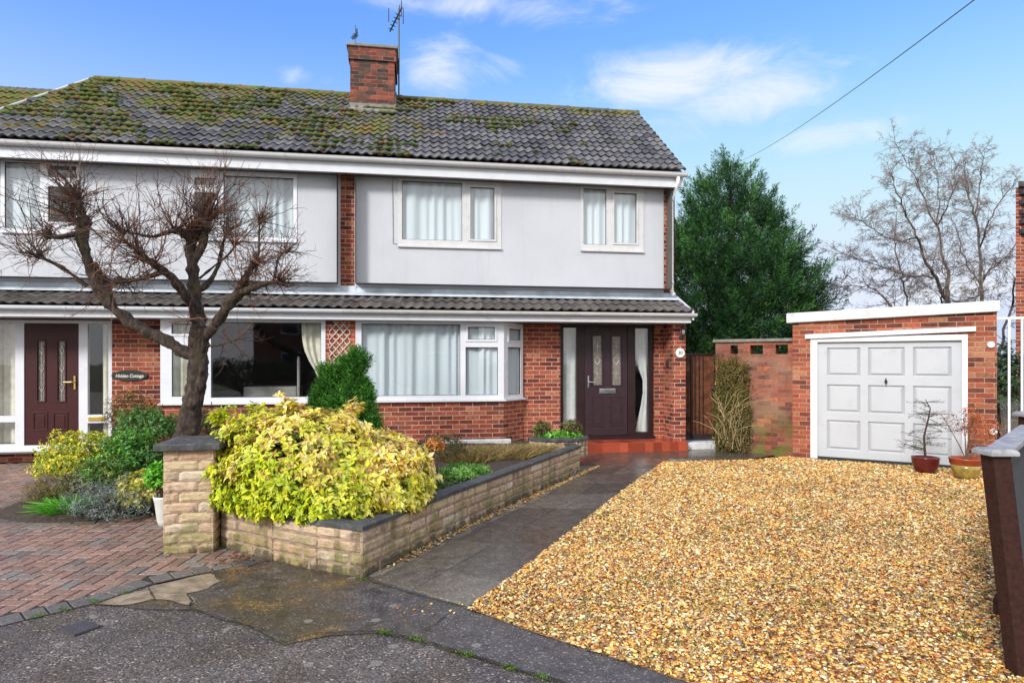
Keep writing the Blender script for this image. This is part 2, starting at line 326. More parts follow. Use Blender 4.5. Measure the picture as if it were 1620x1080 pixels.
def f_slab(q, p):
    at = q.n('ShaderNodeAttribute', {'attribute_name': 'Col'}).outputs['Color']
    v = geo(q); n0 = q.noise(v, 1.4, 6, .62); n1 = q.noise(v, 9, 7, .7); n2 = q.noise(v, 160, 3); X, Y, Z = q.sep(v)
    c = q.ramp(n1, [(.3, (.050, .044, .038)), (.52, (.10, .088, .076)), (.72, (.16, .14, .12))]); c = q.mix(1, c, at, 'MULTIPLY')
    pale = q.rng(Y, 4.9, 4.0, 0, .75); c = q.mix(q.m('MULTIPLY', pale, q.rng(n0, .35, .6)), c, (.21, .19, .14))
    c = q.mix(q.rng(n0, .52, .68, 0, .6), c, (.065, .052, .028))
    vc = q.n('ShaderNodeTexVoronoi', Vector=v, Scale=120.0); sp = q.sep(vc.outputs['Color'])[0]
    c = q.mix(.8, c, q.ramp(sp, [(0, (.8, .8, .8)), (.75, (1.2, 1.2, 1.2)), (.95, (2.6, 2.5, 2.3))], 'CONSTANT'), 'MULTIPLY')
    q.set(p.inputs['Base Color'], c); q.set(p.inputs['Roughness'], q.rng(n0, .3, .7, .10, .36)); p.inputs['Specular IOR Level'].default_value = .6
    bump(q, p, q.m('ADD', n1, n2), .3, .004)
mat('slab', f_slab)
def f_block(q, p):
    at = q.n('ShaderNodeAttribute', {'attribute_name': 'Col'}).outputs['Color']; v = geo(q); n0 = q.noise(v, 1.2, 5); n1 = q.noise(v, 30, 5, .7)
    c = q.mix(1, at, q.ramp(n1, [(.3, (.7, .7, .7)), (.7, (1.3, 1.28, 1.25))]), 'MULTIPLY'); c = q.mix(q.rng(n0, .5, .7, 0, .5), c, (.13, .115, .10))
    vc = q.n('ShaderNodeTexVoronoi', Vector=v, Scale=130.0); sp = q.sep(vc.outputs['Color'])[0]
    c = q.mix(.7, c, q.ramp(sp, [(0, (.8, .8, .8)), (.8, (1.2, 1.2, 1.2)), (.95, (2.2, 2.1, 2.0))], 'CONSTANT'), 'MULTIPLY')
    q.set(p.inputs['Base Color'], c); p.inputs['Roughness'].default_value = .55; bump(q, p, n1, .5, .004)
mat('block', f_block)
simple('pale_joint', (.15, .135, .105), .9, var=.5, scale=9, dirt=((.04, .04, .02), 5, .5, .7, .8))
simple('joint', (.026, .024, .018), .95, var=.4, scale=12, dirt=((.06, .11, .012), 6, .55, .7, .8))
def f_patch(q, p):
    v = geo(q); n = q.noise(v, 8, 6, .65); c = q.ramp(n, [(.3, (.09, .07, .045)), (.5, (.24, .185, .12)), (.72, (.38, .31, .22))]); q.set(p.inputs['Base Color'], c); p.inputs['Roughness'].default_value = .6; bump(q, p, n, .5, .008)
mat('cement_patch', f_patch)
def f_gbase(q, p):
    v = geo(q); vc = q.n('ShaderNodeTexVoronoi', Vector=v, Scale=55.0); sp = q.sep(vc.outputs['Color'])[0]
    c = q.ramp(sp, [(0, (.10, .055, .03)), (.3, (.30, .17, .07)), (.7, (.42, .27, .12)), (1, (.5, .38, .22))]); q.set(p.inputs['Base Color'], c); p.inputs['Roughness'].default_value = .8; bump(q, p, vc.outputs['Distance'], 1, .01)
mat('gravel_base', f_gbase)
def f_grass(q, p):
    v = geo(q); n = q.noise(v, .6, 6); c = q.ramp(n, [(.3, (.035, .06, .015)), (.7, (.08, .11, .03))]); q.set(p.inputs['Base Color'], c); p.inputs['Roughness'].default_value = .95
mat('grass_ground', f_grass)

# ------------------------------------------------------------------ mesh helpers
def tag(o, label=None, cat=None, group=None, kind=None):
    if label: o['label'] = label
    if cat: o['category'] = cat
    if group: o['group'] = group
    if kind: o['kind'] = kind
    return o
def thing(name, label, cat, loc=(0, 0, 0), group=None):
    o = bpy.data.objects.new(name, None); COL.objects.link(o); o.location = loc; o.empty_display_size = .1
    return tag(o, label, cat, group)
def world_loc(o):
    v = Vector((0, 0, 0))
    while o is not None: v = v + Vector(o.location); o = o.parent
    return v
class MB:
    def __init__(s): s.v = []; s.f = []; s.c = []; s.mi = []; s.col = None; s.m = 0
    def face(s, idx): s.f.append(tuple(idx)); s.c.append(s.col); s.mi.append(s.m)
    def poly(s, pts):
        b = len(s.v); s.v += [tuple(p) for p in pts]; s.face(range(b, b + len(pts)))
    def box(s, x0, x1, y0, y1, z0, z1):
        s.hexa([(x0, y0, z0), (x1, y0, z0), (x1, y1, z0), (x0, y1, z0), (x0, y0, z1), (x1, y0, z1), (x1, y1, z1), (x0, y1, z1)])
    def hexa(s, p):
        b = len(s.v); s.v += [tuple(q) for q in p]
        for f in ((0, 3, 2, 1), (4, 5, 6, 7), (0, 1, 5, 4), (1, 2, 6, 5), (2, 3, 7, 6), (3, 0, 4, 7)): s.face([b + i for i in f])
    def ob(s, o, ux, uy, x0, x1, y0, y1, z0, z1):     # box in a frame with origin o and horizontal axes ux, uy
        P = lambda x, y, z: tuple(Vector(o) + ux * x + uy * y + Vector((0, 0, z)))
        s.hexa([P(x0, y0, z0), P(x1, y0, z0), P(x1, y1, z0), P(x0, y1, z0), P(x0, y0, z1), P(x1, y0, z1), P(x1, y1, z1), P(x0, y1, z1)])
    def prism(s, pts, z0, z1):                         # pts counter-clockwise
        n = len(pts); b = len(s.v)
        s.v += [(p[0], p[1], z0) for p in pts] + [(p[0], p[1], z1) for p in pts]
        s.face(list(range(b + n - 1, b - 1, -1))); s.face(range(b + n, b + 2 * n))
        for i in range(n): j = (i + 1) % n; s.face((b + i, b + j, b + n + j, b + n + i))
    def exx(s, prof, x0, x1):                          # extrude a closed (y,z) profile along x
        n = len(prof); b = len(s.v)
        s.v += [(x0, y, z) for y, z in prof] + [(x1, y, z) for y, z in prof]
        s.face(range(b, b + n)); s.face(list(range(b + 2 * n - 1, b + n - 1, -1)))
        for i in range(n): j = (i + 1) % n; s.face((b + j, b + i, b + n + i, b + n + j))
    def tube(s, pts, rad, n=6, cap=True):
        pts = [Vector(p) for p in pts]; b = len(s.v); k = len(pts)
        if not hasattr(rad, '__len__'): rad = [rad] * k
        up = None
        for i, p in enumerate(pts):
            t = (pts[min(i + 1, k - 1)] - pts[max(i - 1, 0)])
            if t.length < 1e-9: t = Vector((0, 0, 1))
            t.normalize()
            if up is None: up = t.orthogonal().normalized()
            up = (up - t * up.dot(t)); up = up.normalized() if up.length > 1e-6 else t.orthogonal().normalized()
            sd = t.cross(up)
            for j in range(n):
                a = 2 * math.pi * j / n; s.v.append(tuple(p + (up * math.cos(a) + sd * math.sin(a)) * rad[i]))
        for i in range(k - 1):
            for j in range(n): j2 = (j + 1) % n; s.face((b + i * n + j, b + i * n + j2, b + (i + 1) * n + j2, b + (i + 1) * n + j))
        if cap: s.face(list(range(b + n - 1, b - 1, -1))); s.face(range(b + (k - 1) * n, b + k * n))
    def lathe(s, c, prof, n=24, tilt=None):            # prof list of (r,z)
        b = len(s.v); c = Vector(c)
        for r, z in prof:
            for j in range(n):
                a = 2 * math.pi * j / n; q = Vector((r * math.cos(a), r * math.sin(a), z))
                if tilt: q = tilt @ q
                s.v.append(tuple(c + q))
        for i in range(len(prof) - 1):
            for j in range(n): j2 = (j + 1) % n; s.face((b + i * n + j, b + i * n + j2, b + (i + 1) * n + j2, b + (i + 1) * n + j))
        s.face(list(range(b + n - 1, b - 1, -1))); s.face(range(b + (len(prof) - 1) * n, b + len(prof) * n))
    def build(s, name, mats, parent=None, smooth=False, bevel=0, at=None, kind=None):
        if not isinstance(mats, (list, tuple)): mats = [mats]
        if parent is not None: o0 = world_loc(parent)
        elif at is not None: o0 = Vector(at)
        else: o0 = Vector((0, 0, 0))
        me = bpy.data.meshes.new(name); va = np.array(s.v, dtype=np.float64)
        me.from_pydata((va - np.array(o0)).tolist(), [], s.f)
        for m in mats: me.materials.append(MATS[m])
        if len(mats) > 1: me.polygons.foreach_set('material_index', s.mi)
        nl = len(me.loops); npol = len(me.polygons)
        nor = np.empty(npol * 3); me.polygons.foreach_get('normal', nor); nor = nor.reshape(-1, 3)
        tot = np.empty(npol, dtype=np.int32); me.polygons.foreach_get('loop_total', tot)
        lv = np.empty(nl, dtype=np.int32); me.loops.foreach_get('vertex_index', lv)
        ln = np.repeat(nor, tot, axis=0); P = va[lv]
        hl = np.hypot(ln[:, 0], ln[:, 1]) + 1e-9; u = (-ln[:, 1] * P[:, 0] + ln[:, 0] * P[:, 1]) / hl; flat = np.abs(ln[:, 2]) > .75
        uv = np.stack([np.where(flat, P[:, 0], u), np.where(flat, P[:, 1], P[:, 2])], 1)
        me.uv_layers.new(name='UVMap').data.foreach_set('uv', uv.astype(np.float32).ravel())
        if any(c is not None for c in s.c):
            ca = me.color_attributes.new('Col', 'FLOAT_COLOR', 'CORNER')
            cc = np.array([(*(c or (1, 1, 1)), 1) for c in s.c], dtype=np.float32); ca.data.foreach_set('color', np.repeat(cc, tot, axis=0).ravel())
        if smooth: me.polygons.foreach_set('use_smooth', [True] * npol)
        o = bpy.data.objects.new(name, me); COL.objects.link(o)
        if parent is not None: o.parent = parent
        else: o.location = o0
        if bevel:
            bm = o.modifiers.new('bevel', 'BEVEL'); bm.width = bevel; bm.segments = 2; bm.limit_method = 'ANGLE'; bm.angle_limit = R(40)
        if kind: o['kind'] = kind
        return o
def npmesh(name, V, Fc, cols, m, parent=None, smooth=False, at=(0, 0, 0)):
    """mesh from numpy arrays; Fc is (n,k); cols is (n,3)"""
    o0 = np.array(world_loc(parent) if parent is not None else at, dtype=np.float64)
    me = bpy.data.meshes.new(name); nf, k = Fc.shape
    me.vertices.add(len(V)); me.vertices.foreach_set('co', (V - o0).astype(np.float32).ravel())
    me.loops.add(nf * k); me.loops.foreach_set('vertex_index', Fc.astype(np.int32).ravel())
    me.polygons.add(nf); me.polygons.foreach_set('loop_start', np.arange(0, nf * k, k, dtype=np.int32)); 
    me.update(calc_edges=True); me.materials.append(MATS[m])
    ca = me.color_attributes.new('Col', 'FLOAT_COLOR', 'CORNER')
    cc = np.concatenate([cols, np.ones((nf, 1))], 1).astype(np.float32); ca.data.foreach_set('color', np.repeat(cc, k, axis=0).ravel())
    if smooth: me.polygons.foreach_set('use_smooth', np.ones(nf, dtype=bool))
    o = bpy.data.objects.new(name, me); COL.objects.link(o)
    if parent is not None: o.parent = parent
    else: o.location = at
    return o
def inpoly(P, poly):
    x, y = P[:, 0], P[:, 1]; c = np.zeros(len(P), bool); n = len(poly)
    for i in range(n):
        x1, y1 = poly[i][:2]; x2, y2 = poly[(i + 1) % n][:2]
        if y1 == y2: continue
        k = ((y1 > y) != (y2 > y)) & (x < (x2 - x1) * (y - y1) / (y2 - y1) + x1); c ^= k
    return c
def wall(mb, A, B, z0, z1, th, holes, ztop=None):
    """vertical wall from A to B (front face on the A-B line, thickness behind), holes = (s0,s1,z0,z1)"""
    A = Vector((A[0], A[1], 0)); B = Vector((B[0], B[1], 0)); L = (B - A).length; ux = (B - A) / L; uy = Vector((-ux.y, ux.x, 0))
    ss = sorted({0, L} | {h[0] for h in holes} | {h[1] for h in holes}); zz = sorted({z0, z1} | {h[2] for h in holes} | {h[3] for h in holes})
    ss = [s for s in ss if -1e-6 <= s <= L + 1e-6]; zz = [z for z in zz if z0 - 1e-6 <= z <= z1 + 1e-6]
    def solid(i, j):
        if i < 0 or j < 0 or i >= len(ss) - 1 or j >= len(zz) - 1: return False
        cs = (ss[i] + ss[i + 1]) / 2; cz = (zz[j] + zz[j + 1]) / 2
        return not any(h[0] < cs < h[1] and h[2] < cz < h[3] for h in holes)
    def P(s, d, z):
        if ztop is not None and abs(z - z1) < 1e-6: z = ztop[0] + (ztop[1] - ztop[0]) * s / L
        return A + ux * s + uy * d + Vector((0, 0, z))
    for i in range(len(ss) - 1):
        for j in range(len(zz) - 1):
            if not solid(i, j): continue
            a, b, c, d = ss[i], ss[i + 1], zz[j], zz[j + 1]
            mb.poly([P(a, 0, c), P(b, 0, c), P(b, 0, d), P(a, 0, d)]); mb.poly([P(b, th, c), P(a, th, c), P(a, th, d), P(b, th, d)])
            if not solid(i - 1, j): mb.poly([P(a, th, c), P(a, 0, c), P(a, 0, d), P(a, th, d)])
            if not solid(i + 1, j): mb.poly([P(b, 0, c), P(b, th, c), P(b, th, d), P(b, 0, d)])
            if not solid(i, j - 1): mb.poly([P(a, th, c), P(b, th, c), P(b, 0, c), P(a, 0, c)])
            if not solid(i, j + 1): mb.poly([P(a, 0, d), P(b, 0, d), P(b, th, d), P(a, th, d)])

# ------------------------------------------------------------------ ground and paving
YB, YD = 10.65, 11.08
def gp(*pts): return [G(*p) for p in pts]
def sheet(name, pts, z, m, sub=0):
    mb = MB(); mb.poly([(p[0], p[1], z) for p in pts]); return tag(mb.build(name, m), kind='structure')
sheet('ground', [(-400, -200), (400, -200), (400, 600), (-400, 600)], -.05, 'grass_ground')
sheet('road', [(-30, -14), (24, -14), (24, 4.2), (3.6, 4.4), (-30, 7.5)], -.012, 'asphalt')
# smooth concrete apron between the road and the drives
EDGE = gp((-700, 1130), (-200, 1038), (0, 988), (151, 952), (244, 921), (338, 901), (430, 884))      # outer kerb line of the block paving
apron = gp((148, 953), (338, 901), (430, 884), (500, 880), (600, 915), (742, 962), (880, 1010), (1135, 1090), (1500, 1260), (1400, 1420), (1130, 1220), (1010, 1120), (878, 1075), (760, 1040), (660, 1010), (596, 997), (520, 1002), (450, 1018), (405, 990), (300, 962), (230, 962))
apron_w = []
ra_ = random.Random(2)
for i in range(len(apron)):
    a_, b_ = apron[i], apron[(i + 1) % len(apron)]; n_ = max(1, int((b_ - a_).length / .06)); t_ = (b_ - a_).normalized() if (b_ - a_).length > 0 else Vector((1, 0, 0)); nn_ = Vector((-t_.y, t_.x, 0))
    for k_ in range(n_): p_ = a_.lerp(b_, k_ / n_); apron_w.append(p_ + nn_ * (.03 * noise.noise((p_.x * 4, p_.y * 4, 1)) + .012 * noise.noise((p_.x * 22, p_.y * 22, 1))))
sheet('pavement', apron_w, -.006, 'apron')
cp_ = gp((152, 954), (244, 925), (330, 905), (346, 918), (330, 930), (300, 936), (312, 950), (298, 956), (240, 946), (200, 956))
cpw = []
for i in range(len(cp_)):
    a_, b_ = cp_[i], cp_[(i + 1) % len(cp_)]
    for k_ in range(8): p_ = a_.lerp(b_, k_ / 8); cpw.append(p_ + Vector((.03 * noise.noise((p_.x * 7, p_.y * 7, 3)), .04 * noise.noise((p_.x * 7, p_.y * 7, 8)), 0)))
sheet('cement_patch', cpw, -.002, 'cement_patch')
random.seed(3)
mb = MB()
def crack(pts, wd, mb):                              # narrow joint with moss, a strip on the ground
    P = [G(*p) for p in pts]; L = []; Rr = []
    for i, p in enumerate(P):
        t = (P[min(i + 1, len(P) - 1)] - P[max(i - 1, 0)]).normalized(); nn = Vector((-t.y, t.x, 0)) * wd * random.uniform(.5, 1.5)
        L.append(p + nn); Rr.append(p - nn)
    for i in range(len(P) - 1): mb.poly([(q.x, q.y, .002) for q in (L[i], L[i + 1], Rr[i + 1], Rr[i])])
def wiggle(pts, n=10, a=2.0):
    o = []
    for (x0, y0), (x1, y1) in zip(pts, pts[1:]):
        for k in range(n): u = k / n; o.append((x0 + (x1 - x0) * u + random.uniform(-a, a), y0 + (y1 - y0) * u + random.uniform(-a, a) * .5))
    return o + [pts[-1]]
crack(wiggle([(596, 997), (660, 1010), (760, 1040), (878, 1075), (1010, 1120)]), .010, mb)
crack(wiggle([(585, 918), (660, 940), (740, 960)], 8, 1.2), .007, mb)
crack(wiggle([(712, 967), (690, 985), (668, 998)], 8, 1), .003, mb)
crack(wiggle([(232, 925), (240, 940), (246, 948)], 6, 1.5), .004, mb); crack(wiggle([(296, 938), (304, 950), (298, 958)], 6, 1.5), .005, mb)
crack(wiggle([(300, 960), (380, 985), (445, 1016), (500, 1000), (596, 997)], 8, 1), .004, mb)
tag(mb.build('ground_joints', 'joint'), kind='structure')

# path of concrete slabs, two wide
PN0, PN1 = G(592, 914), G(741, 959); PF0, PF1 = G(952, 733), G(1062, 722)
sheet('path_bed', gp((585, 915), (741, 961), (1050, 732), (1140, 728), (1210, 722), (1150, 702), (1080, 690), (900, 690), (915, 728), (850, 755), (760, 808), (680, 850), (600, 885), (565, 908)), -.008, 'pale_joint')
slabs = MB(); rs = random.Random(5)
def patch(u, v):
    a = PN0.lerp(PN1, v); b = PF0.lerp(PF1, v); p = a.lerp(b, u); bow = math.sin(math.pi * u) * .06
    return p + Vector((bow, 0, 0))
nrow = 9; edges = [0, .07, .19, .31, .43, .55, .67, .79, .90, 1.0]
for r in range(nrow):
    for c, (v0, v1) in enumerate(((0, .43), (.43, 1))):
        u0, u1 = edges[r], edges[r + 1]; g = .004; 
        q = [patch(u0, v0), patch(u0, v1), patch(u1, v1), patch(u1, v0)]; ctr = sum(q, Vector()) / 4
        sh = lambda p, k: ctr + (p - ctr) * (1 - k / (p - ctr).length)
        h = .0 + rs.uniform(-.002, .003); k = rs.uniform(.65, 1.25); slabs.col = (k, k * rs.uniform(.95, 1), k * rs.uniform(.9, 1))
        o = [sh(p, .004) for p in q]; i = [sh(p, .010) for p in q]
        b = len(slabs.v)
        slabs.v += [(p.x, p.y, -.012) for p in o] + [(p.x, p.y, h - .003) for p in o] + [(p.x, p.y, h) for p in i]
        for lv in (0, 4):
            for j in range(4): slabs.face((b + lv + j, b + lv + (j + 1) % 4, b + lv + 4 + (j + 1) % 4, b + lv + 4 + j))
        slabs.face((b + 8, b + 9, b + 10, b + 11))
tag(slabs.build('path', 'slab'), kind='structure')
land = gp((905, 748), (1061, 724), (1130, 728), (1180, 727), (1215, 722)) + [Vector((6.0, 11.4, 0)), Vector((4.84, 12.2, 0)), Vector((4.84, 10.58, 0)), Vector((2.6, 10.58, 0)), Vector((2.6, 10.0, 0))]
lm = MB(); lm.col = (.85, .82, .78); lm.poly([(p.x, p.y, -.004) for p in gp((946, 736), (1062, 723), (1130, 727.5), (1185, 726), (1225, 719))] + [(6.3, 11.6, -.004), (4.5, 13.5, -.004), (2.2, 10.7, -.004), (2.3, 9.6, -.004)])
tag(lm.build('pavement', 'slab'), kind='structure')

# block paving of the left drive: herringbone, every block its own solid
bed = [Vector((-14, 11.2, 0)), Vector((-14, 5.6, 0))] + EDGE[1:] + gp((470, 880)) + [Vector((-1.3, 7.0, 0)), Vector((-2.2, 10.9, 0))]
sheet('drive_bed', bed, -.010, 'joint')
blk = MB(); rb = random.Random(11)
E = [(p.x, p.y) for p in EDGE]
def edist(x, y):
    best = 9
    for (ax, ay), (bx, by) in zip(E, E[1:]):
        dx, dy = bx - ax, by - ay; t = max(0, min(1, ((x - ax) * dx + (y - ay) * dy) / (dx * dx + dy * dy))); best = min(best, math.hypot(x - ax - dx * t, y - ay - dy * t))
    return best
bedc = G(160, 800)
def addblock(cx, cy, L, Wd, ang, tone, mbk):
    ca, sa = math.cos(ang), math.sin(ang); g = .005; h = rb.uniform(-.0015, .0015) - (.003 if Wd < .12 else 0)
    def P(a, b, z): return (cx + a * ca - b * sa, cy + a * sa + b * ca, z)
    l, w2 = L / 2 - g, Wd / 2 - g; mbk.col = tone; b = len(mbk.v); e = .006
    for (a, b2, z) in ((l, w2, -.008), (l, w2, h - .004), (l - e, w2 - e, h)):
        mbk.v += [P(-a, -b2, z), P(a, -b2, z), P(a, b2, z), P(-a, b2, z)]
    for lv in (0, 4):
        for j in range(4): mbk.face((b + lv + j, b + lv + (j + 1) % 4, b + lv + 4 + (j + 1) % 4, b + lv + 4 + j))
    mbk.face((b + 8, b + 9, b + 10, b + 11))
def btone():
    k = rb.random()
    if k < .66: c = (.25, .155, .12)
    elif k < .9: c = (.225, .165, .14)
    else: c = (.19, .17, .152)
    s = rb.uniform(.75, 1.25); return tuple(x * s for x in c)
W0 = .1; rot = R(-9)
bedpoly = [(p.x, p.y) for p in bed]
cand = []
for i in range(-110, 110):
    for j in range(-110, 110):
        # herringbone cell: pattern repeats (1,1) and (2,-2)*W0 units
        for (ox, oy, a) in ((1.0, .5, 0.0), (2.5, 0.0 + 0.0, 1.0)):
            pass
def herr():
    n = 120
    for k in range(-n, n):
        for m in range(-n // 2, n // 2):
            # horizontal block occupying [x,x+2]x[y,y+1], vertical block [x+2,x+3]x[y-1... y+1]
            x = k + 2 * m; y = k - 2 * m
            yield (x + 1, y + .5, 0); yield (x + 2.5, y + 0.0 + 0.0, 1)
pts = np.array([(x * W0, y * W0, a) for x, y, a in herr()])
ca, sa = math.cos(rot), math.sin(rot); ox, oy = -5.5, 8.2
PX = ox + pts[:, 0] * ca - pts[:, 1] * sa; PY = oy + pts[:, 0] * sa + pts[:, 1] * ca
ok = inpoly(np.stack([PX, PY], 1), bedpoly) & (PX > -8.6) & (PX < -.8)
for x, y, a in zip(PX[ok], PY[ok], pts[ok, 2]):
    if edist(x, y) < .125: continue
    if (x - bedc.x) ** 2 / 1.15 ** 2 + (y - bedc.y - .15) ** 2 / .95 ** 2 < .8: continue
    addblock(x, y, .2, .1, rot + (math.pi / 2 if a else 0), btone(), blk)
# soldier course along the kerb line and a curved course round the bed
for (ax, ay), (bx, by) in zip(E, E[1:]):
    L = math.hypot(bx - ax, by - ay); n = max(1, round(L / .125)); ang = math.atan2(by - ay, bx - ax)
    for i in range(n):
        t = (i + .5) / n; nx, ny = -math.sin(ang), math.cos(ang)
        k = rb.uniform(.8, 1.2); addblock(ax + (bx - ax) * t + nx * .085, ay + (by - ay) * t + ny * .085, L / n, .17, ang, (.13 * k, .12 * k, .112 * k), blk)
for i in range(60):
    a = 2 * math.pi * i / 60; k = rb.uniform(.8, 1.2)
    addblock(bedc.x + 1.12 * math.cos(a), bedc.y + .15 + .92 * math.sin(a), .2, .1, a, (.12 * k, .11 * k, .10 * k), blk)
tag(blk.build('drive', 'block'), kind='structure')

# gravel drive: base sheet plus loose chippings
GR = gp((741, 961), (820, 904), (895, 846), (962, 793), (1010, 758), (1050, 731), (1130, 728.5), (1195, 727), (1245, 722), (1290, 727), (1400, 734), (1520, 742), (1640, 752), (1640, 800), (1640, 900), (1640, 1000), (1640, 1100), (1700, 1300), (1400, 1195), (1135, 1092), (960, 1035), (850, 1000))
sheet('gravel_base', GR, -.004, 'gravel_base')
GRP = [(p.x, p.y) for p in GR]
STRIP = gp((600, 903), (650, 874), (720, 838), (800, 801), (925, 744), (950, 734), (948, 738), (812, 803), (720, 846), (655, 882))
IC = bmesh.new(); bmesh.ops.create_icosphere(IC, subdivisions=1, radius=1); IV = np.array([v.co[:] for v in IC.verts]); IF = np.array([[v.index for v in f.verts] for f in IC.faces]); IC.free()
def pebbles(name, P, size, cols, label, m='gravel', zoff=0):
    n = len(P); nv = len(IV); S = size[:, None] * np.stack([rng.uniform(.75, 1.35, n), rng.uniform(.55, 1.0, n), rng.uniform(.22, .45, n)], 1)
    V = IV[None] * (1 + rng.normal(0, .16, (n, nv, 1))) * S[:, None]
    th = rng.uniform(0, 2 * np.pi, n); tl = rng.normal(0, .38, n); c, s = np.cos(tl), np.sin(tl)
    y = V[..., 1] * c[:, None] - V[..., 2] * s[:, None]; z = V[..., 1] * s[:, None] + V[..., 2] * c[:, None]; x = V[..., 0]
    c, s = np.cos(th)[:, None], np.sin(th)[:, None]
    V = np.stack([x * c - y * s + P[:, 0:1], x * s + y * c + P[:, 1:2], z + P[:, 2:3] + zoff], -1)
    Fc = IF[None] + (np.arange(n) * nv)[:, None, None]
    o = npmesh(name, V.reshape(-1, 3), Fc.reshape(-1, 3), np.repeat(cols, len(IF), axis=0), m)
    return tag(o, label, 'gravel', kind='stuff')
def gcols(n):
    pal = np.array([(.62, .37, .11), (.70, .48, .17), (.56, .26, .06), (.80, .68, .42), (.44, .15, .045), (.72, .64, .50), (.24, .09, .035), (.16, .15, .15), (.74, .42, .09), (.46, .36, .24)])
    pr = np.array([.19, .17, .13, .15, .09, .07, .06, .03, .08, .03]); c = pal[rng.choice(len(pal), n, p=pr / pr.sum())]
    return np.clip(c * rng.uniform(.38, 1.42, (n, 1)) * np.array([1.04, .97, .80]), 0, .9)
bb = np.array(GRP); lo, hi = bb.min(0), bb.max(0)
Q = rng.uniform(lo, hi, (330000, 2)); Q = Q[inpoly(Q, GRP)]
camd = Q @ np.array([FW.x, FW.y]); side = Q @ np.array([RT.x, RT.y])
Q = Q[(camd > 2.6) & (np.abs(side / camd) < .9)]; camd = Q @ np.array([FW.x, FW.y])
keep = rng.uniform(0, 1, len(Q)) < np.where(camd < 5.5, 1.0, np.where(camd < 7.5, .62, .42)); Q = Q[keep]; camd = camd[keep]
print('pebbles', len(Q))
sz = (.0075 + .011 * rng.uniform(0, 1, len(Q)) ** 1.6) * np.where(camd < 5.5, 1, np.where(camd < 7.5, 1.15, 1.35))
P3 = np.concatenate([Q, rng.uniform(.0, .014, (len(Q), 1))], 1)
gc = gcols(len(Q)); nz = np.array([noise.noise((x * .9, y * .9, 3.1)) for x, y in Q]); wet = np.array([noise.noise((x * 2.3, y * 2.3, 9)) for x, y in Q])
gc *= (1 + .20 * nz)[:, None]; gm = (wet > .22) & (rng.uniform(0, 1, len(Q)) < .3); gc[gm] = gc[gm] * .5 + np.array([.13, .15, .03]) * .5
pebbles('gravel', P3, sz, gc, 'golden and buff gravel chippings spread over the drive in front of the garage')
SP = [(p.x, p.y) for p in STRIP]; b2 = np.array(SP); Q = rng.uniform(b2.min(0), b2.max(0), (30000, 2)); Q = Q[inpoly(Q, SP)][:1500]
Q2 = np.array([np.array(G(px, py)[:2]) for px, py in zip(rng.normal(740, 60, 30), rng.normal(962, 6, 30))]); Q = np.concatenate([Q, Q2])
pebbles('gravel', np.concatenate([Q, rng.uniform(0, .008, (len(Q), 1))], 1), rng.uniform(.008, .014, len(Q)), gcols(len(Q)), 'narrow line of gravel lying along the foot of the low stone wall')

# iron covers let into the ground
for (pts, lab) in (([(92, 994), (134, 981), (160, 989), (118, 1004)], 'rectangular ribbed metal cover set in the tarmac near the bottom left'),
                   ([(380, 891), (402, 886), (412, 889), (392, 895)], 'small dark metal cover in the ground by the foot of the stone pillar')):
    mb = MB(); P = gp(*pts); mb.prism([(p.x, p.y) for p in P][::1] if (P[1] - P[0]).cross(P[2] - P[1]).z > 0 else [(p.x, p.y) for p in P][::-1], -.03, .003)
    c = sum(P, Vector()) / 4
    tag(mb.build('drain_cover', 'cover_metal', at=(c.x, c.y, 0)), lab, 'drain cover')

# ------------------------------------------------------------------ houses
def window(parent, A, B, z0, z1, panes, m='upvc', depth=.07, label=None, sill=None, curtain=None, cdepth=.075, glass='glass'):
    """panes: (s0,s1,z0,z1,sash?) along A-B"""
    A = Vector((A[0], A[1], 0)); B = Vector((B[0], B[1], 0)); L = (B - A).length; ux = (B - A) / L; uy = Vector((-ux.y, ux.x, 0))
    mb = MB(); wall(mb, A, B, z0, z1, depth, [p[:4] for p in panes])
    for p in panes:
        if len(p) > 4 and p[4]:
            e = p[4]
            a0, a1, c0, c1 = p[0] - e, p[1] + e, p[2] - e, p[3] + e
            for (x0, x1, y0, y1) in ((a0, a1, c0, p[2]), (a0, a1, p[3], c1), (a0, p[0], p[2], p[3]), (p[1], a1, p[2], p[3])): mb.ob(A, ux, uy, x0, x1, -.014, .0, y0, y1)
    fr = mb.build('window', m, parent)
    if label: fr['label'] = label
    g = MB()
    for p in panes:
        e = .008
        for (x0, x1, y0, y1) in ((p[0], p[1], p[2], p[2] + e), (p[0], p[1], p[3] - e * 1.6, p[3]), (p[0], p[0] + e, p[2] + e, p[3] - e * 1.6), (p[1] - e, p[1], p[2] + e, p[3] - e * 1.6)):
            g.ob(A, ux, uy, x0 + .0005, x1 - .0005, .012, .030, y0 + .0005, y1 - .0005)
    g.build('gasket', 'gasket', fr)
    for p in panes:
        q = MB(); o = A + uy * .024
        q.poly([o + ux * p[0] + Vector((0, 0, p[2])), o + ux * p[1] + Vector((0, 0, p[2])), o + ux * p[1] + Vector((0, 0, p[3])), o + ux * p[0] + Vector((0, 0, p[3]))])
        q.build('pane', glass, fr)
    if sill:
        q = MB(); q.ob(A, ux, uy, -sill[0], L + sill[0], -sill[1], .0, z0 - .035, z0 - .001); q.build('sill', m, fr, bevel=.004)
    if curtain:
        for (s0, s1, m2) in curtain: drape(fr, A + uy * cdepth + ux * s0, A + uy * cdepth + ux * s1, z0 + .03, z1 - .03, m2)
    return fr
rc = random.Random(21)
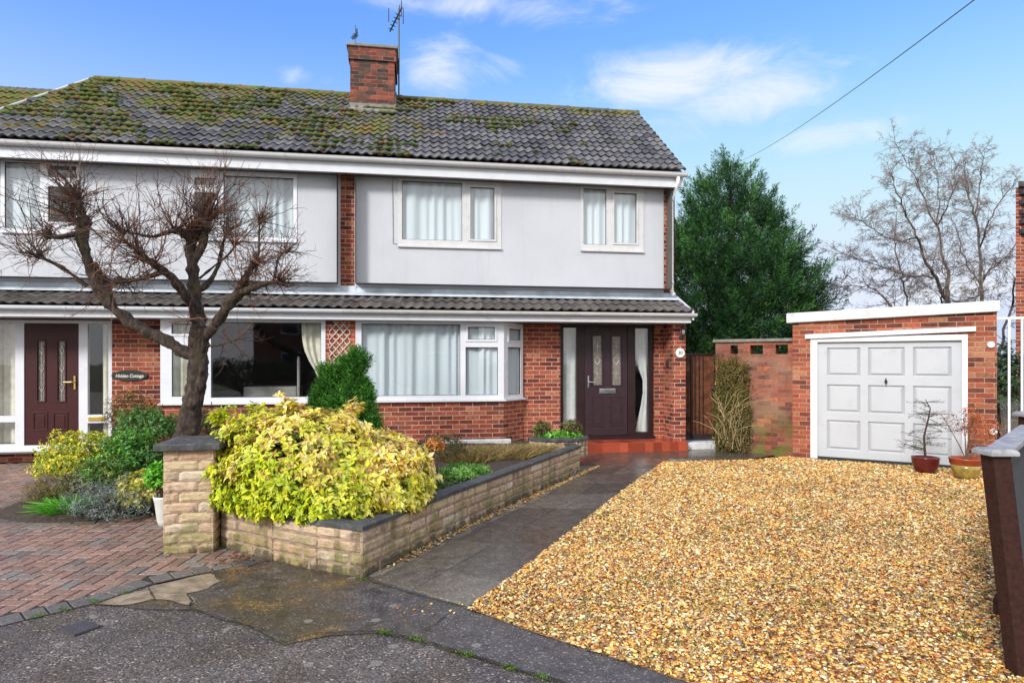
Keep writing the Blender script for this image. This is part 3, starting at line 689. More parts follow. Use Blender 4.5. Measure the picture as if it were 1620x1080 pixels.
def drape(parent, A, B, z0, z1, m, amp=.03, tieback=None):
    A = Vector((A[0], A[1], 0)); B = Vector((B[0], B[1], 0)); L = (B - A).length; ux = (B - A) / L; uy = Vector((-ux.y, ux.x, 0)); n = max(12, int(L / .012)); b = MB(); ph = rc.uniform(0, 9); rows = 8
    for j in range(rows + 1):
        z = z0 + (z1 - z0) * j / rows
        for i in range(n + 1):
            s = L * i / n; t = s * 2 * math.pi / .16
            d = amp * math.sin(t + ph + 1.7 * noise.noise((s * 3, ph, 0)) * 3) * (.55 + .45 * noise.noise((s * 5, z * .4, ph)) * 2) + amp * .5 * math.sin(t * .37 + ph)
            ss = s
            if tieback:
                k = 1 - .75 * math.exp(-((z - tieback[0]) / .42) ** 2) if z > tieback[0] else 1 - .75 * math.exp(-((z - tieback[0]) / .8) ** 2)
                ss = (L - (L - s) * k) if tieback[1] > 0 else s * k
            b.v.append(tuple(A + ux * ss + uy * d + Vector((0, 0, z))))
    for j in range(rows):
        for i in range(n): a = j * (n + 1) + i; b.face((a, a + 1, a + n + 2, a + n + 1))
    b.build('curtain', m, parent, smooth=True)

def tiled(name, parent, m, xl, xr, y0, z0, y1, z1, nc, amp=.040, per=.150, lip=.052, skewL=None, skewR=None, seed=0, breakup=1.0):
    """courses of moulded interlocking tiles climbing from the eave (y0,z0) to the ridge (y1,z1)"""
    r = random.Random(seed); mb = MB(); d = Vector((0, y1 - y0, z1 - z0)); SL = d.length; d /= SL; nrm = Vector((0, -d.z, d.y))
    g = SL / nc; sp = 6; dx = per / sp; i0 = math.floor(xl / per) - (12 if skewL else 0); i1 = math.ceil(xr / per) + 1
    for k in range(nc):
        s0 = k * g - .01; s1 = (k + 1) * g + .045; jit = {}
        rows = ((s0 + .055, 0.0, .002), (s0 + .002, 1.0, -.016), (s0, 1.0, .0), (s0 + .02, 1.0, .005), (s1, .30, .0))
        base = len(mb.v); nx = (i1 - i0) * sp
        for (s, lf, ex) in rows:
            for i in range(nx + 1):
                x = i0 * per + i * dx; ti = (i // (2 * sp)); 
                if (k, ti) not in jit: jit[(k, ti)] = (r.uniform(-.006, .007), r.uniform(-.012, .010))
                ph = (i % sp) / sp; h = amp * (.5 + .5 * math.cos(2 * math.pi * ph)) ** 1.3
                off = h * (1 if lf else .8) + lip * lf + ex + jit[(k, ti)][0] * (lf > .5)
                mb.v.append(tuple(Vector((x, y0, z0)) + d * (s + jit[(k, ti)][1] * (lf > .5)) + nrm * off))
        for i in range(nx):
            xm = i0 * per + (i + .5) * dx; sm = (s0 + s1) / 2 / SL
            a = xl + (skewL or 0) * sm; bq = xr + (skewR or 0) * sm
            if xm < a or xm > bq: continue
            r2 = random.Random((k * 7919 + (i + k * 0) // (2 * sp) * 104729 + seed)); t = 1 + (r2.random() - .5) * .95 * breakup; mb.col = (t, t, t * 1.02)
            for q in range(4):
                a0 = base + q * (nx + 1) + i; mb.face((a0, a0 + 1, a0 + nx + 2, a0 + nx + 1))
    return mb.build(name, m, parent, smooth=True)
def gutter(parent, x0, x1, y, z, rad=.055, name='gutter', m='upvc_old'):
    prof = []; n = 8
    for i in range(n + 1): a = math.pi + math.pi * i / n; prof.append((y + rad * math.cos(a), z + rad * 1.1 * math.sin(a)))
    prof += [(y + rad, z + .004), (y + rad - .006, z + .004)] ; mb = MB()
    for i in range(n, -1, -1): a = math.pi + math.pi * i / n; prof.append((y + (rad - .006) * math.cos(a), z + (rad - .006) * 1.1 * math.sin(a)))
    prof += [(y - rad + .006, z + .010), (y - rad - .004, z + .010)]
    mb.exx(prof, x0, x1); x = x0 + .9
    while x < x1:                                     # union brackets
        pr = [(y + (rad + .006) * math.cos(math.pi + math.pi * i / n), z + (rad + .006) * 1.1 * math.sin(math.pi + math.pi * i / n)) for i in range(n + 1)]
        mb.exx(pr, x, x + .04); x += 1.35
    return mb.build(name, m, parent)

EY, EZ, RY, RZ = 10.73, 5.0, 13.2, 7.0
XPARTY, XR, XL = -1.09, 4.80, -6.98
def pane(y, a, b, x0, sash=0):
    """pixel corners (px0,py0)-(px1,py1) on the plane Y=y -> (s0,s1,z0,z1,sash) measured from x0"""
    pm = (a[0] + b[0]) / 2; return (XW(a[0], y) - x0, XW(b[0], y) - x0, ZW(pm, b[1], y), ZW(pm, a[1], y), sash)

def shell(h, xa, xb):
    """interior shell so that windows look into dim rooms"""
    mb = MB()
    for (z0, z1, ya) in ((.16, 2.24, YD + .22), (2.9, 4.74, YD + .22)):
        x0, x1, y0, y1 = xa + .15, xb - .15, ya, YD + 2.6
        mb.poly([(x0, y1, z0), (x1, y1, z0), (x1, y1, z1), (x0, y1, z1)]); mb.poly([(x0, YB + .2, z0), (x0, y1, z0), (x0, y1, z1), (x0, YB + .2, z1)]); mb.poly([(x1, YB + .2, z0), (x1, y1, z0), (x1, y1, z1), (x1, YB + .2, z1)])
        mb.poly([(x0, YB + .2, z0), (x1, YB + .2, z0), (x1, y1, z0), (x0, y1, z0)]); mb.poly([(x0, YB + .2, z1), (x1, YB + .2, z1), (x1, y1, z1), (x0, y1, z1)])
    mb.build('interior', 'interior', h)

# ---- right house
H1 = thing('house', 'right half of the semi-detached pair, with dark front door and net-curtained bay window', 'house', (1.85, YD, 0))
w1 = pane(YD, (629, 282), (793, 390), 0); w2 = pane(YD, (918, 294), (1018, 396), 0)
up_holes = [(w[0] - XPARTY, w[1] - XPARTY, w[2], w[3]) for w in (w1, w2)]
mb = MB(); wall(mb, (XPARTY, YD + .02), (XR, YD + .02), 2.5, 4.8, .2, up_holes)
DX0, DX1, DZ0, DZ1 = XW(886.5, YD), XW(1035.5, YD), .20, 2.252
BX1 = XW(797, YB); SX1 = BX1 + .40                                 # bay corner and end of the splay
wall(mb, (SX1 - .1, YD), (XR, YD), .0, 2.4, .2, [(DX0 - SX1 + .1, DX1 - SX1 + .1, -.1, DZ1)])
BZ0 = ZW(700, 633, YB)
wall(mb, (XPARTY, YB), (BX1, YB), .0, BZ0, .1, [])
wall(mb, (BX1, YB), (SX1, YD - .03), .0, BZ0, .1, [])
px1 = XW(562.5, YB); wall(mb, (XPARTY, YB), (px1, YB), BZ0, 2.3, .2, [])
PX0 = XW(1064.5, YB); mb.box(PX0, XR + .02, YB, YD - .002, .0, 2.255)
mb.poly([(XR, YD, 0), (XR, 15.6, 0), (XR, 15.6, 4.8), (XR, YD, 4.8)]); mb.poly([(XR, EY + .1, 4.8), (XR, 15.6, 4.8), (XR, RY, RZ - .08)])
mb.poly([(XR, 15.6, 0), (XPARTY, 15.6, 0), (XPARTY, 15.6, 5), (XR, 15.6, 5)])
mb.build('wall', 'brick_red', H1)
mb = MB(); ra, rb_ = XW(561, YD), XW(1050, YD)
wall(mb, (ra, YD), (rb_, YD), 2.76, 4.79, .0195, [(w1[0] - ra, w1[1] - ra, w1[2], w1[3]), (w2[0] - ra, w2[1] - ra, w2[2], w2[3])])
mb.build('render_panel', 'render_wall', H1)
shell(H1, XPARTY, XR)
x0 = w1[0]; L = w1[1] - w1[0]
window(H1, (w1[0], YD - .012), (w1[1], YD - .012), w1[2], w1[3], [pane(YD, (636, 288), (731, 380), x0), pane(YD, (744, 297), (782, 379), x0, .034)], 'upvc_old', label='wide upstairs window with fixed pane and narrow casement on the right', sill=(.0, .03), curtain=[(.03, L - .03, 'net_curtain')])
x0 = w2[0]; L = w2[1] - w2[0]
window(H1, (w2[0], YD - .012), (w2[1], YD - .012), w2[2], w2[3], [pane(YD, (923, 299), (959, 387), x0), pane(YD, (971, 306), (1006.5, 384.5), x0, .034)], 'upvc_old', label='smaller two-light upstairs window above the front door', sill=(.0, .03), curtain=[(.03, L - .03, 'net_curtain')])
SOF = 2.255
x0 = px1; L = BX1 - px1
window(H1, (px1, YB - .01), (BX1, YB - .01), BZ0 + .012, SOF, [pane(YB, (572, 512.5), (728, 625.5), x0), pane(YB, (740, 517), (782.5, 537), x0, .035), pane(YB, (736.5, 549), (787.5, 624.5), x0)], 'upvc', label='front of the bay window with one big pane and a vent light', sill=(.02, .05), curtain=[(.02, L - .02, 'net_curtain')])
SL_ = math.hypot(SX1 - BX1, YD - .03 - YB)
window(H1, (BX1 + .004, YB - .008), (SX1, YD - .045), BZ0 + .012, SOF, [(.20 * SL_, .86 * SL_, ZW(812, 624, 10.8), ZW(812, 549, 10.8)), (.24 * SL_, .84 * SL_, ZW(812, 538, 10.8), ZW(812, 520, 10.8), .03)], 'upvc', label='narrow angled side light of the bay window', sill=(.02, .05), curtain=[(.03, SL_ - .05, 'net_curtain')])
# front door set
df = MB()
def dpane(a, b): return pane(YD, a, b, DX0)
slL = dpane((892.5, 518), (913.5, 683)); slR = dpane((1006.5, 519), (1027.5, 684)); leafp = dpane((926, 514), (994.5, 689))
wall(df, (DX0, YD + .05), (DX1, YD + .05), DZ0, DZ1, .07, [slL[:4], slR[:4], leafp[:4]])
df.box(DX0 - .01, DX1 + .01, YD - .01, YD + .05, DZ0 - .03, DZ0 + .02)
DF = df.build('door_frame', 'door_frame_brown', H1)
for p, tb in ((slL, None), (slR, (1.15, 1))):
    q = MB(); q.poly([(DX0 + p[0], YD + .07, p[2]), (DX0 + p[1], YD + .07, p[2]), (DX0 + p[1], YD + .07, p[3]), (DX0 + p[0], YD + .07, p[3])]); q.build('sidelight', 'glass', DF)
    drape(DF, (DX0 + p[0] - .02, YD + .16), (DX0 + p[1] + .02, YD + .16), p[2], p[3], 'grey_curtain', .018, tieback=tb)
def make_door(parent, y, X0, X1, z0, z1, m, panes, panels, name='front_door', glassm='obscure_glass', depth=.05):
    L = X1 - X0; mb = MB(); wall(mb, (X0, y), (X1, y), z0, z1, depth, [(p[0] - X0, p[1] - X0, p[2], p[3]) for p in panes])
    def ring(a0, a1, c0, c1, e, d):
        for (x0, x1, zz0, zz1) in ((a0 - e, a1 + e, c0 - e, c0), (a0 - e, a1 + e, c1, c1 + e), (a0 - e, a0, c0, c1), (a1, a1 + e, c0, c1)): mb.box(x0, x1, y - d, y + .001, zz0, zz1)
    for p in panes: ring(*p, .022, .012)
    for p in panels: ring(*p, .014, .010); mb.box(p[0] + .03, p[1] - .03, y - .008, y + .001, p[2] + .03, p[3] - .03)
    d = mb.build(name, m, parent, bevel=.003)
    for p in panes:
        q = MB(); q.box(p[0], p[1], y + .02, y + .026, p[2], p[3]); q.build('glazing', glassm, d)
    return d
def dx(px): return XW(px, YD + .06)
def dz(px, py): return ZW(px, py, YD + .06)
PA = [(dx(938), dx(952.5), dz(945, 609), dz(945, 531)), (dx(968), dx(982.5), dz(975, 609), dz(975, 532))]
PB = [(dx(937), dx(954), dz(945, 672), dz(945, 628)), (dx(967), dx(984), dz(975, 672), dz(975, 628))]
dr = make_door(DF, YD + .062, DX0 + leafp[0] + .006, DX0 + leafp[1] - .006, leafp[2] + .006, leafp[3] - .006, 'door_brown', PA, PB)
yy = YD + .062 + .016
def diamond(mb, cx, cz, w_, h_, r, y):
    P = [Vector((cx - w_, y, cz)), Vector((cx, y, cz + h_)), Vector((cx + w_, y, cz)), Vector((cx, y, cz - h_))]
    for i in range(4): mb.tube([P[i], P[(i + 1) % 4]], r, 5)
for p in PA:
    came = MB(); cx = (p[0] + p[1]) / 2; H_ = p[3] - p[2]; hw = (p[1] - p[0]) / 2
    diamond(came, cx, p[2] + H_ * .5, hw * .66, H_ * .09, .0065, yy)
    for f_ in (.80, .24): diamond(came, cx, p[2] + H_ * f_, hw * .28, H_ * .04, .003, yy); came.tube([(cx, yy, p[2] + H_ * (f_ - .13)), (cx, yy, p[2] + H_ * (f_ + .11))], .003, 5)
    for f_ in (.8, .24): came.tube([(p[0], yy, p[2] + H_ * f_), (p[1], yy, p[2] + H_ * f_)], .0025, 5)
    came.build('leading', 'lead_came', dr)
hb = MB(); hx = dx(930.5); hz = dz(930, 604); y_ = YD + .05
hb.box(hx - .013, hx + .013, y_ - .006, y_ + .02, hz - .11, hz + .11); hb.tube([(hx, y_, hz), (hx, y_ - .05, hz), (hx + .02, y_ - .055, hz), (hx + .125, y_ - .05, hz - .004)], .010, 8); hb.build('handle', 'chrome', dr, bevel=.003)
lb = MB(); lx0, lx1, lz0, lz1 = dx(948), dx(973.5), dz(960, 622), dz(960, 614.5); lb.box(lx0, lx1, y_ - .004, y_ + .02, lz0, lz1); lb.box(lx0 + .015, lx1 - .015, y_ - .010, y_ - .004, lz0 + .012, lz1 - .012); lb.build('letterbox', 'chrome', dr, bevel=.003)
# quarry-tiled step
mb = MB(); mb.box(XW(900, 10.57), XR + .03, 10.57, YB - .002, -.02, .166); mb.box(XW(900, 10.57), PX0 - .002, YB - .002, YD - .002, -.02, .166); mb.build('doorstep', 'tile_red', H1, bevel=.006)
# upper roof, eaves
def eaves(h, xa, xb, right):
    tiled('roof', h, 'roof_tile', xa, xb, EY, EZ - .02, RY, RZ - .03, 14, skewL=(1.06 if not right else None), seed=4 if right else 9)
    mb = MB(); mb.poly([(xa + .02, EY + .02, EZ - .06), (xb - .02, EY + .02, EZ - .06), (xb - .02, RY, RZ - .07), (xa + (1.1 if not right else .02), RY, RZ - .07)]); mb.poly([(xb, RY, RZ - .07), (xb, RY + 2.6, EZ - .06), (xa, RY + 2.6, EZ - .06), (xa + (1.06 if not right else 0), RY, RZ - .07)]); mb.build('roof_lining', 'interior', h)
    x = xa + (1.06 if not right else 0); k = 0; rg = MB(); rr = random.Random(3)
    while x < xb - .05:
        x2 = min(x + .44, xb); t = rr.uniform(.5, .8); rg.col = (t, t, t); dz_ = rr.uniform(-.004, .004)
        n = 8; prof = [(RY + .115 * math.cos(math.pi * i / n), RZ - .055 + dz_ + .095 * math.sin(math.pi * i / n)) for i in range(n + 1)]; rg.exx(prof, x, x2 - .012); rg.exx([(y, z + .008) for y, z in prof], x2 - .035, x2 + .01); x += .44
    rg.build('ridge_tiles', 'roof_tile', h)
    f = MB(); f.box(xa + .0, xb - (.03 if right else 0), EY + .055, EY + .085, 4.715, 4.97); f.hexa([(xa, EY + .085, 4.717), (xb - .03, EY + .085, 4.717), (xb - .03, YD + .02, 4.772), (xa, YD + .02, 4.772), (xa, EY + .085, 4.73), (xb - .03, EY + .085, 4.73), (xb - .03, YD + .02, 4.785), (xa, YD + .02, 4.785)]); f.build('fascia', 'fascia', h)
    gutter(h, xa + .0005, xb + (.02 if right else 0), EY - .005, 4.945, .058)
eaves(H1, XPARTY, XR + .06, True)
vg = MB(); vg.hexa([(XR + .0, EY + .1, 4.80), (XR + .05, EY + .1, 4.80), (XR + .05, RY, RZ - .20), (XR, RY, RZ - .20), (XR, EY + .1, 4.955), (XR + .05, EY + .1, 4.955), (XR + .05, RY, RZ - .06), (XR, RY, RZ - .06)]); vg.build('bargeboard', 'fascia', H1)
dp = MB(); px_ = XR - .085; dp.tube([(px_, EY, 4.90), (px_, EY, 4.78), (px_, YD - .06, 4.58), (px_, YD - .06, 4.5), (px_, YD - .06, 2.88), (px_ + .02, YD - .12, 2.80)], .034, 10); dp.tube([(px_, YD - .06, 4.62), (px_, YD - .06, 4.52)], .043, 10); dp.tube([(px_, YD - .06, 3.05), (px_, YD - .06, 3.0)], .043, 10); dp.build('downpipe', 'pipe_white', H1, smooth=True)
# pent roof over the ground floor
PY0, PZ0, PZ1 = 10.37, 2.425, 2.685
def pent(h, xa, xb, seed):
    tiled('pent_roof', h, 'pent_tile', xa, xb, PY0, PZ0, YD, PZ1, 2, amp=.034, per=.165, lip=.034, seed=seed)
    f = MB(); f.box(xa, xb, PY0 + .055, PY0 + .08, SOF, 2.42); f.box(xa, xb, PY0 + .08, YD + .02, SOF, SOF + .012); f.build('pent_fascia', 'fascia', h)
    l = MB(); l.hexa([(xa, YD - .16, 2.700), (xb, YD - .16, 2.700), (xb, YD + .02, 2.755), (xa, YD + .02, 2.755), (xa, YD - .155, 2.715), (xb, YD - .155, 2.715), (xb, YD + .0, 2.775), (xa, YD + .0, 2.775)]); l.box(xa, xb, YD - .012, YD + .01, 2.76, 2.838)
    l.build('flashing', 'lead', h)
pent(H1, XPARTY, XR + .02, 31)
gutter(H1, XPARTY + .001, XR + .09, PY0 - .005, 2.405, .05, m='upvc_old')
vb = MB(); vb.hexa([(XR + .02, PY0, 2.30), (XR + .05, PY0, 2.30), (XR + .05, YD, 2.56), (XR + .02, YD, 2.56), (XR + .02, PY0, 2.46), (XR + .05, PY0, 2.46), (XR + .05, YD, 2.79), (XR + .02, YD, 2.79)]); vb.build('bargeboard', 'fascia', H1)

# chimney on the party line, carried by the right house's roof
cy0 = 12.55; c0, c1 = XW(554, cy0), XW(624, cy0); ctop = ZW(590, 72, cy0); chd = 1.0
mb = MB(); mb.box(c0, c1, cy0, cy0 + chd, 6.2, ctop - .30); mb.box(c0 - .035, c1 + .035, cy0 - .035, cy0 + chd + .035, ctop - .30, ctop - .06)
CH = mb.build('chimney', 'brick_chimney', H1)
mb = MB(); mb.box(c0 - .07, c1 + .07, cy0 - .07, cy0 + chd + .07, ctop - .06, ctop); mb.hexa([(c0, cy0, ctop), (c1, cy0, ctop), (c1, cy0 + chd, ctop), (c0, cy0 + chd, ctop), (c0 + .25, cy0 + .25, ctop + .05), (c1 - .25, cy0 + .25, ctop + .05), (c1 - .25, cy0 + chd - .25, ctop + .05), (c0 + .25, cy0 + chd - .25, ctop + .05)]); mb.build('chimney_cap', 'coping_grey', CH, bevel=.012)
mb = MB(); zb = EZ + (cy0 - EY) * (RZ - EZ) / (RY - EY); mb.box(c0 - .02, c1 + .02, cy0 - .02, cy0 + .02, zb - .05, zb + .10); mb.hexa([(c0 - .03, cy0 - .16, zb - .10), (c1 + .03, cy0 - .16, zb - .10), (c1 + .03, cy0, zb + .0), (c0 - .03, cy0, zb + .0), (c0 - .03, cy0 - .155, zb - .06), (c1 + .03, cy0 - .155, zb - .06), (c1 + .03, cy0, zb + .06), (c0 - .03, cy0, zb + .06)])
mb.hexa([(c1, cy0, zb - .1), (c1 + .03, cy0, zb - .1), (c1 + .03, RY, RZ - .1), (c1, RY, RZ - .1), (c1, cy0, zb + .12), (c1 + .03, cy0, zb + .12), (c1 + .03, RY, RZ + .1), (c1, RY, RZ + .1)]); mb.build('flashing', 'coping_grey', CH)

# ---- left house
H2 = thing('house', 'left half of the semi-detached pair, with dark red front door behind the bare tree', 'house', (-4.0, YD, 0))
v1 = pane(YD, (2, 253), (127, 367), 0); v2 = pane(YD, (302, 272), (470, 379), 0); xl2 = XL - .4
mb = MB(); wall(mb, (xl2, YD + .02), (XPARTY, YD + .02), 2.5, 4.8, .2, [(v[0] - xl2, v[1] - xl2, v[2], v[3]) for v in (v1, v2)])
FX0, FX1, FZ0 = XW(-22, YD), XW(177, YD), .15
wall(mb, (xl2, YD), (XW(256, YB) + .2, YD), 0, 2.4, .2, [(FX0 - xl2, FX1 - xl2, FZ0, SOF)])
NX0, NX1 = XW(254, YB), XW(515, YB); NZ0 = ZW(400, 637, YB)
wall(mb, (NX0, YB), (XPARTY, YB), 0, NZ0, .1, []); wall(mb, (NX1, YB), (XPARTY, YB), NZ0, 2.3, .2, [])
mb.poly([(NX0, YD, 0), (NX0, YB, 0), (NX0, YB, NZ0), (NX0, YD, NZ0)])
mb.poly([(xl2, 15.6, 0), (xl2, YD, 0), (xl2, YD, 4.8), (xl2, 15.6, 4.8)]); mb.poly([(XPARTY, 15.6, 0), (xl2, 15.6, 0), (xl2, 15.6, 5), (XPARTY, 15.6, 5)])
mb.build('wall', 'brick_red', H2)
mb = MB(); ra, rb2 = xl2, XW(538.5, YD)
wall(mb, (ra, YD), (rb2, YD), 2.76, 4.79, .0195, [(v[0] - ra, v[1] - ra, v[2], v[3]) for v in (v1, v2)])
mb.build('render_panel', 'render_wall', H2); shell(H2, xl2, XPARTY)
x0 = v1[0]; L = v1[1] - v1[0]
window(H2, (v1[0], YD - .012), (v1[1], YD - .012), v1[2], v1[3], [pane(YD, (8, 257), (64, 362), x0), pane(YD, (77, 263), (122, 282), x0, .03), pane(YD, (77, 296), (122, 352), x0, .03)], 'upvc', label='upstairs window at the left edge of the left house', sill=(.0, .03), curtain=[(.03, L * .46, 'net_curtain')])
x0 = v2[0]; L = v2[1] - v2[0]
window(H2, (v2[0], YD - .012), (v2[1], YD - .012), v2[2], v2[3], [pane(YD, (308, 282), (341, 294), x0, .02), pane(YD, (308, 305), (341, 371), x0, .03), pane(YD, (354, 280), (464, 375), x0)], 'upvc', label='upstairs window behind the top of the bare tree', sill=(.0, .03), curtain=[(.03, L - .03, 'net_curtain')], cdepth=.2)
x0 = NX0; L = NX1 - NX0
nb = window(H2, (NX0, YB - .01), (NX1, YB - .01), NZ0 + .012, SOF, [pane(YB, (272, 512), (324, 528), x0, .035), pane(YB, (272, 552), (324, 627), x0), pane(YB, (334, 510), (508, 628), x0)], 'upvc', label='big dark lounge window of the left house, right of the tree trunk', sill=(.03, .05))
drape(nb, (NX1 - .40, YB + .14), (NX1 - .02, YB + .14), NZ0 + .05, SOF - .03, 'cream_curtain', .03, tieback=(1.2, 1)); drape(nb, (NX0 + .05, YB + .14), (NX0 + .42, YB + .14), NZ0 + .05, SOF - .03, 'cream_curtain', .03)
mb = MB(); mb.box(NX0 + .06, NX0 + .10, YB + .02, YD, NZ0, SOF); mb.build('bay_return', 'upvc', H2)
mb = MB(); mb.box(NX0 + 1.0, NX0 + 1.9, YB + .9, YB + 1.5, NZ0 - .4, NZ0 + .22); mb.box(NX0 + 1.95, NX0 + 2.0, YB + .6, YB + .65, NZ0 - .3, NZ0 + .75); mb.build('sofa', 'interior_sofa', H2, bevel=.05)
# porch screen and door
def np_(a, b, s=0): return pane(YD, a, b, FX0, s)
ps = [np_((-14, 511), (22, 658)), np_((-14, 668), (22, 703)), np_((36, 511), (123, 704)), np_((137, 512), (170, 656)), np_((137, 669), (170, 702))]
mb = MB(); wall(mb, (FX0, YD + .03), (FX1, YD + .03), FZ0, SOF, .07, [p[:4] for p in ps]); mb.box(FX0, FX1 + .02, YD - .03, YD + .03, FZ0 - .02, FZ0 + .035); PF = mb.build('door_frame', 'upvc', H2)
for k, p in enumerate(ps):
    if k == 2: continue
    q = MB(); q.poly([(FX0 + p[0], YD + .06, p[2]), (FX0 + p[1], YD + .06, p[2]), (FX0 + p[1], YD + .06, p[3]), (FX0 + p[0], YD + .06, p[3])]); q.build('sidelight', 'glass', PF)
drape(PF, (FX0 + ps[0][0], YD + .2), (FX0 + ps[0][1] - .06, YD + .2), ps[1][2], ps[0][3], 'cream_curtain', .02); drape(PF, (FX0 + ps[3][0] + .15, YD + .2), (FX0 + ps[3][1] + .02, YD + .2), ps[4][2], ps[3][3], 'cream_curtain', .02)
e = ps[2]
A_ = [(dx(60.5), dx(71.5), dz(66, 634), dz(66, 540)), (dx(92.5), dx(103.5), dz(98, 634), dz(98, 540))]; B_ = [(dx(55), dx(75), dz(66, 679), dz(66, 653)), (dx(87), dx(107), dz(98, 679), dz(98, 653))]
d2 = make_door(PF, YD + .045, FX0 + e[0] + .006, FX0 + e[1] - .006, e[2] + .006, e[3] - .006, 'door_red', A_, B_, glassm='obscure_glass')
yy = YD + .058
for p in A_:
    came = MB(); cx = (p[0] + p[1]) / 2; H_ = p[3] - p[2]; hw = (p[1] - p[0]) / 2
    for f_ in (.22, .55, .85): diamond(came, cx, p[2] + H_ * f_, hw * .6, H_ * .07, .004, yy)
    came.tube([(cx, yy, p[2]), (cx, yy, p[3])], .003, 5); came.build('leading', 'lead_came', d2)
hb = MB(); hx = dx(119.5); hz = dz(119, 604); y_ = YD + .035
hb.box(hx - .014, hx + .014, y_ - .006, y_ + .02, hz - .12, hz + .09); hb.tube([(hx, y_, hz), (hx, y_ - .05, hz), (hx - .02, y_ - .055, hz), (hx - .14, y_ - .05, hz)], .011, 8); hb.build('handle', 'brass', d2, bevel=.003)
mb = MB(); mb.box(XW(138.5, YD), XW(165, YD), YD + .018, YD + .03, ZW(150, 666, YD), ZW(150, 658.5, YD)); mb.build('letterbox', 'brass', PF, bevel=.004)
eaves(H2, XL - .06, XPARTY, False)
vh = MB(); P0 = Vector((XL - .08, EY - .02, EZ + .03)); P1 = Vector((XL + 1.0, RY, RZ + .03)); vh.tube([P0.lerp(P1, t) for t in (0, .25, .5, .75, 1)], .020, 8); vh.build('verge_mortar', 'concrete_pale', H2)
pent(H2, xl2, XPARTY, 57); gutter(H2, xl2, XPARTY, PY0 - .005, 2.405, .05, m='upvc')
# brick party pilaster is the bare brick between the render panels: a lead strip closes it at the foot
mb = MB(); mb.box(XW(537, YD), XW(563, YD), YD - .02, YD + .0, 2.74, 2.87); mb.build('flashing', 'lead', H1)

# raised moss cushions caught along the tile edges
def moss(h, xa, xb, n, seed, f):
    r = random.Random(seed); P = []; tries = 0; d = Vector((0, RY - EY, RZ - EZ)); SLn = d.length; d /= SLn; nr = Vector((0, -d.z, d.y))
    while len(P) < n and tries < n * 60:
        tries += 1; x = r.uniform(xa, xb); k = r.randint(0, 13); s = (k + r.uniform(-.04, .22)) * SLn / 14
        if noise.noise((x * .9, s * 1.3, 7)) * 1.1 + noise.noise((x * 3, s * 3, 2)) * .6 + f(x, s / SLn) < .33: continue
        if x < XL + 1.06 * s / SLn + .1: continue
        P.append(Vector((x, EY, EZ - .02)) + d * s + nr * .07)
    P = np.array([tuple(p) for p in P]); n = len(P); nv = len(IV); sz = rng.uniform(.018, .05, n)
    V = IV[None] * (1 + rng.normal(0, .2, (n, nv, 1))) * sz[:, None, None] * np.array([1.3, 1.0, .62]) + P[:, None]; Fc = IF[None] + (np.arange(n) * nv)[:, None, None]
    pal = np.array([(.06, .11, .012), (.10, .13, .02), (.14, .10, .02), (.045, .08, .012), (.13, .06, .02)])[rng.choice(5, n, p=[.3, .3, .18, .15, .07])] * rng.uniform(.7, 1.3, (n, 1))
    o = npmesh('moss', V.reshape(-1, 3), Fc.reshape(-1, 3), np.repeat(pal, len(IF), axis=0), 'leaf_matt', h, smooth=True); o['kind'] = 'stuff'
moss(H2, XL, XPARTY, 1500, 5, lambda x, t: .30 * t + (.12 if x < -3 else .02)); moss(H1, XPARTY, XR, 420, 6, lambda x, t: (.28 if t > .88 else .0) + (.30 if abs(x + .2) < .45 else 0) - .06)

# ---- terrace end beyond, only its roof shows
H3 = thing('house', 'mossy tiled roof of another house showing past the left gable', 'house', (-10.5, 15, 0))
mb = MB(); mb.box(-13.6, -7.4, 12.9, 16.0, 0, 5.1); mb.build('wall', 'brick_red', H3)
tiled('roof', H3, 'roof_tile', -13.6, -7.15, 12.2, 5.0, 14.6, 7.22, 12, seed=77)
mb = MB(); mb.poly([(-13.6, 14.6, 7.2), (-7.2, 14.6, 7.2), (-7.2, 17, 5.1), (-13.6, 17, 5.1)]); mb.poly([(-7.2, 12.3, 5), (-7.2, 17, 5.1), (-7.2, 14.6, 7.18)]); mb.poly([(-7.3, 12.3, 4.96), (-13.6, 12.3, 4.96), (-13.6, 14.6, 7.16), (-7.3, 14.6, 7.16)]); mb.build('roof_lining', 'interior', H3)
mb = MB(); mb.exx([(14.6 + .11 * math.cos(math.pi * i / 8), 7.17 + .10 * math.sin(math.pi * i / 8)) for i in range(9)], -13.6, -7.2); mb.build('ridge_tiles', 'coping_dark', H3)

